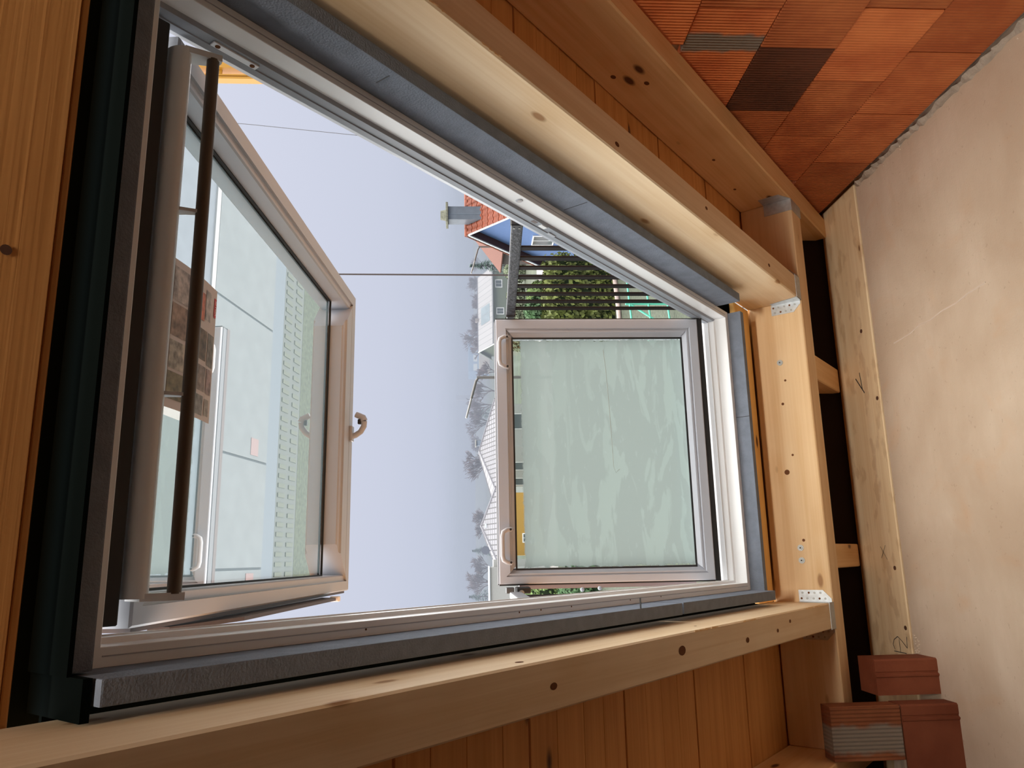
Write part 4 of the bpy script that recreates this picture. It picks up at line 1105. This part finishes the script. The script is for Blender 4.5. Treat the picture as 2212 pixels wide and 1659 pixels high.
conifer('fir_tree', 170 * D2(.6), 170, 6.3, 2.4, 'hazy fir beyond the satellite dish')
conifer('fir_tree', 165 * D2(-2.6), 165, 7.0, 3.2, 'hazy fir at the window frame, above the white block')

def bush(name, x, y, rx, ry, h, label, mat, n_=1500, leaf=.10, box=False, group=None):
    bm = B()
    for i in range(n_):
        a = random.uniform(0, 6.283); w = random.random()
        if box:
            u = random.uniform(-1, 1); v = random.uniform(-1, 1); k = max(abs(u), abs(v)); u, v = u / k, v / k
            z = h * w if random.random() < .75 else h
            if z == h: u *= random.random(); v *= random.random()
            p = V((x + rx * u, y + ry * v, GZ + z)); o0 = V((u, v, .5))
            p += V((random.gauss(0, .10), random.gauss(0, .10), random.gauss(0, .12)))
        else:
            z = w; rr = math.sqrt(max(0, 1 - (2 * z - .8) ** 2 / 1.45)) * random.uniform(.75, 1.02)
            p = V((x + rx * rr * math.cos(a), y + ry * rr * math.sin(a), GZ + h * z)); o0 = V((math.cos(a), math.sin(a), z))
        o = (o0 + V((random.gauss(0, .5), random.gauss(0, .5), random.gauss(0, .5)))).normalized()
        u1 = o.cross(V((random.random(), random.random(), random.random() + .1))).normalized(); u2 = o.cross(u1)
        s = leaf * random.uniform(.6, 1.4)
        bm.faces.new([bm.verts.new(q) for q in (p - u1 * s * .5, p + u2 * s, p + u1 * s * .5, p - u2 * s * .6)])
    t = empty(name, T(x, y, GZ), label=label, cat='bush', group=group)
    obj('leaves', bm, mat, Matrix(), t, kind='stuff')
    bm = B()
    if box: abox(bm, (x - rx * .93, y - ry * .9, GZ), (x + rx * .93, y + ry * .9, GZ + h * .94))
    else: bmesh.ops.create_uvsphere(bm, u_segments=14, v_segments=10, radius=1, matrix=T(x, y, GZ + h * .42) @ Matrix.Diagonal((rx * .82, ry * .82, h * .46, 1)))
    obj('inner_mass', bm, plain('hedge_core', (.02, .035, .012), .95), Matrix(), t)
    return t
THUJA = plain('thuja', (.09, .11, .02), .8, vary=.6, scale=1.6)
DGREEN = plain('dark_leaf', (.05, .11, .04), .8, vary=.5, scale=1.5)
BROWNL = plain('brown_leaf', (.24, .15, .08), .85, vary=.4, scale=2)
bush('thuja_hedge', 12.4, 36.9, 2.2, 1.0, 3.15, 'tall yellow green thuja hedge standing behind the railing bars on the lawn', THUJA, 7000, .16, True)
bush('round_bush', 19.6, 60, 1.3, 1.2, 2.6, 'round dark green bush beside the pale far road', DGREEN, 1500, .2)
bush('round_bush', 21.6, 62, 1.4, 1.2, 2.2, 'lighter green bush next to the round dark one', plain('mid_leaf', (.13, .20, .06), .8, vary=.4), 1500, .2)
bush('brown_shrub', 20.8, 57, 1.0, .8, 1.3, 'low rusty brown shrub in front of the dark green bush', BROWNL, 900, .14)
bush('brown_shrub', 16.4, 47, .9, .7, 1.5, 'bare brownish shrub behind the thuja hedge', BROWNL, 900, .12)
for k, (b, y, h) in enumerate(((17.4, 88, 2.6), (19.2, 92, 2.2), (21.0, 90, 2.6), (16.0, 86, 2.9))):
    bush('field_hedge', y * D2(b), y, 1.35, 1.3, h, ('dull green hedge clump beyond the far road, seen between the railing bars', 'grey green hedge clump beyond the far road beside the thin pole', 'hedge clump beyond the far road near the blue house', 'hedge clump beyond the far road next to the upright sash')[k], plain('grey_leaf', (.16, .19, .12), .9, vary=.4), 1300, .26)
bush('garden_bush', -2.2, 45, 2.2, 1.6, 2.2, 'green bush seen low between the sash and the frame', DGREEN, 1800, .18)
bush('garden_bush', -3.4, 62, 2.6, 1.6, 3.0, 'olive bush seen through the narrow gap below the sash', plain('mid_leaf', (.13, .20, .06), .8), 1500, .2)
# kerb pipe on the lawn and turquoise scaffold frame
o = obj('edging_pipe', atube(B(), [(9.4, 34.2, GZ + .12), (11.6, 34.6, GZ + .12), (13.6, 35.2, GZ + .12)], .12, 10), plain('pinkish_pipe', (.42, .33, .29), .6, vary=.25, scale=3), Matrix(), label='pale brown pipe lying along the lawn in front of the thuja hedge', cat='pipe')
def scaffold():
    m = plain('turquoise_paint', (.10, .48, .34), .5)
    t = empty('scaffold_frame', T(9, 25.5, GZ), label='turquoise scaffold frame standing on the lawn behind the railing', cat='scaffold')
    def bar(a, b, nm='tube'): obj(nm, atube(B(), [a, b], .035, 8), m, Matrix(), t)
    for z in (-3.95, -4.62, -5.3): bar((6.6, 25.2, z), (9.7, 26.0, z))
    for k in range(4): bar((6.6 + k * 1.03, 25.2 + k * .267, GZ), (6.6 + k * 1.03, 25.2 + k * .267, -3.8), 'standard')
    for k in range(3): bar((6.6 + k * 1.03, 25.2 + k * .267, -5.3), (7.63 + k * 1.03, 25.47 + k * .267, -3.95), 'brace')
scaffold()

# ------------------------------------------------------------------ fog lying over the fields
def fog():
    m = bpy.data.materials.new('fog'); m.use_nodes = True; nt = m.node_tree; n = nt.nodes; n.clear()
    v = n.new('ShaderNodeVolumePrincipled'); v.inputs['Density'].default_value = .0098; v.inputs['Anisotropy'].default_value = 0
    v.inputs['Color'].default_value = (.25, .275, .335, 1); v.inputs['Absorption Color'].default_value = (0, 0, 0, 1)
    o = n.new('ShaderNodeOutputMaterial'); nt.links.new(v.outputs[0], o.inputs['Volume'])
    bm = abox(B(), (-150, 98, GZ - .2), (260, 326, 6))
    f = obj('fog', bm, m, Matrix(), kind='stuff', label='pale fog lying over the far trees', cat='fog')
fog()
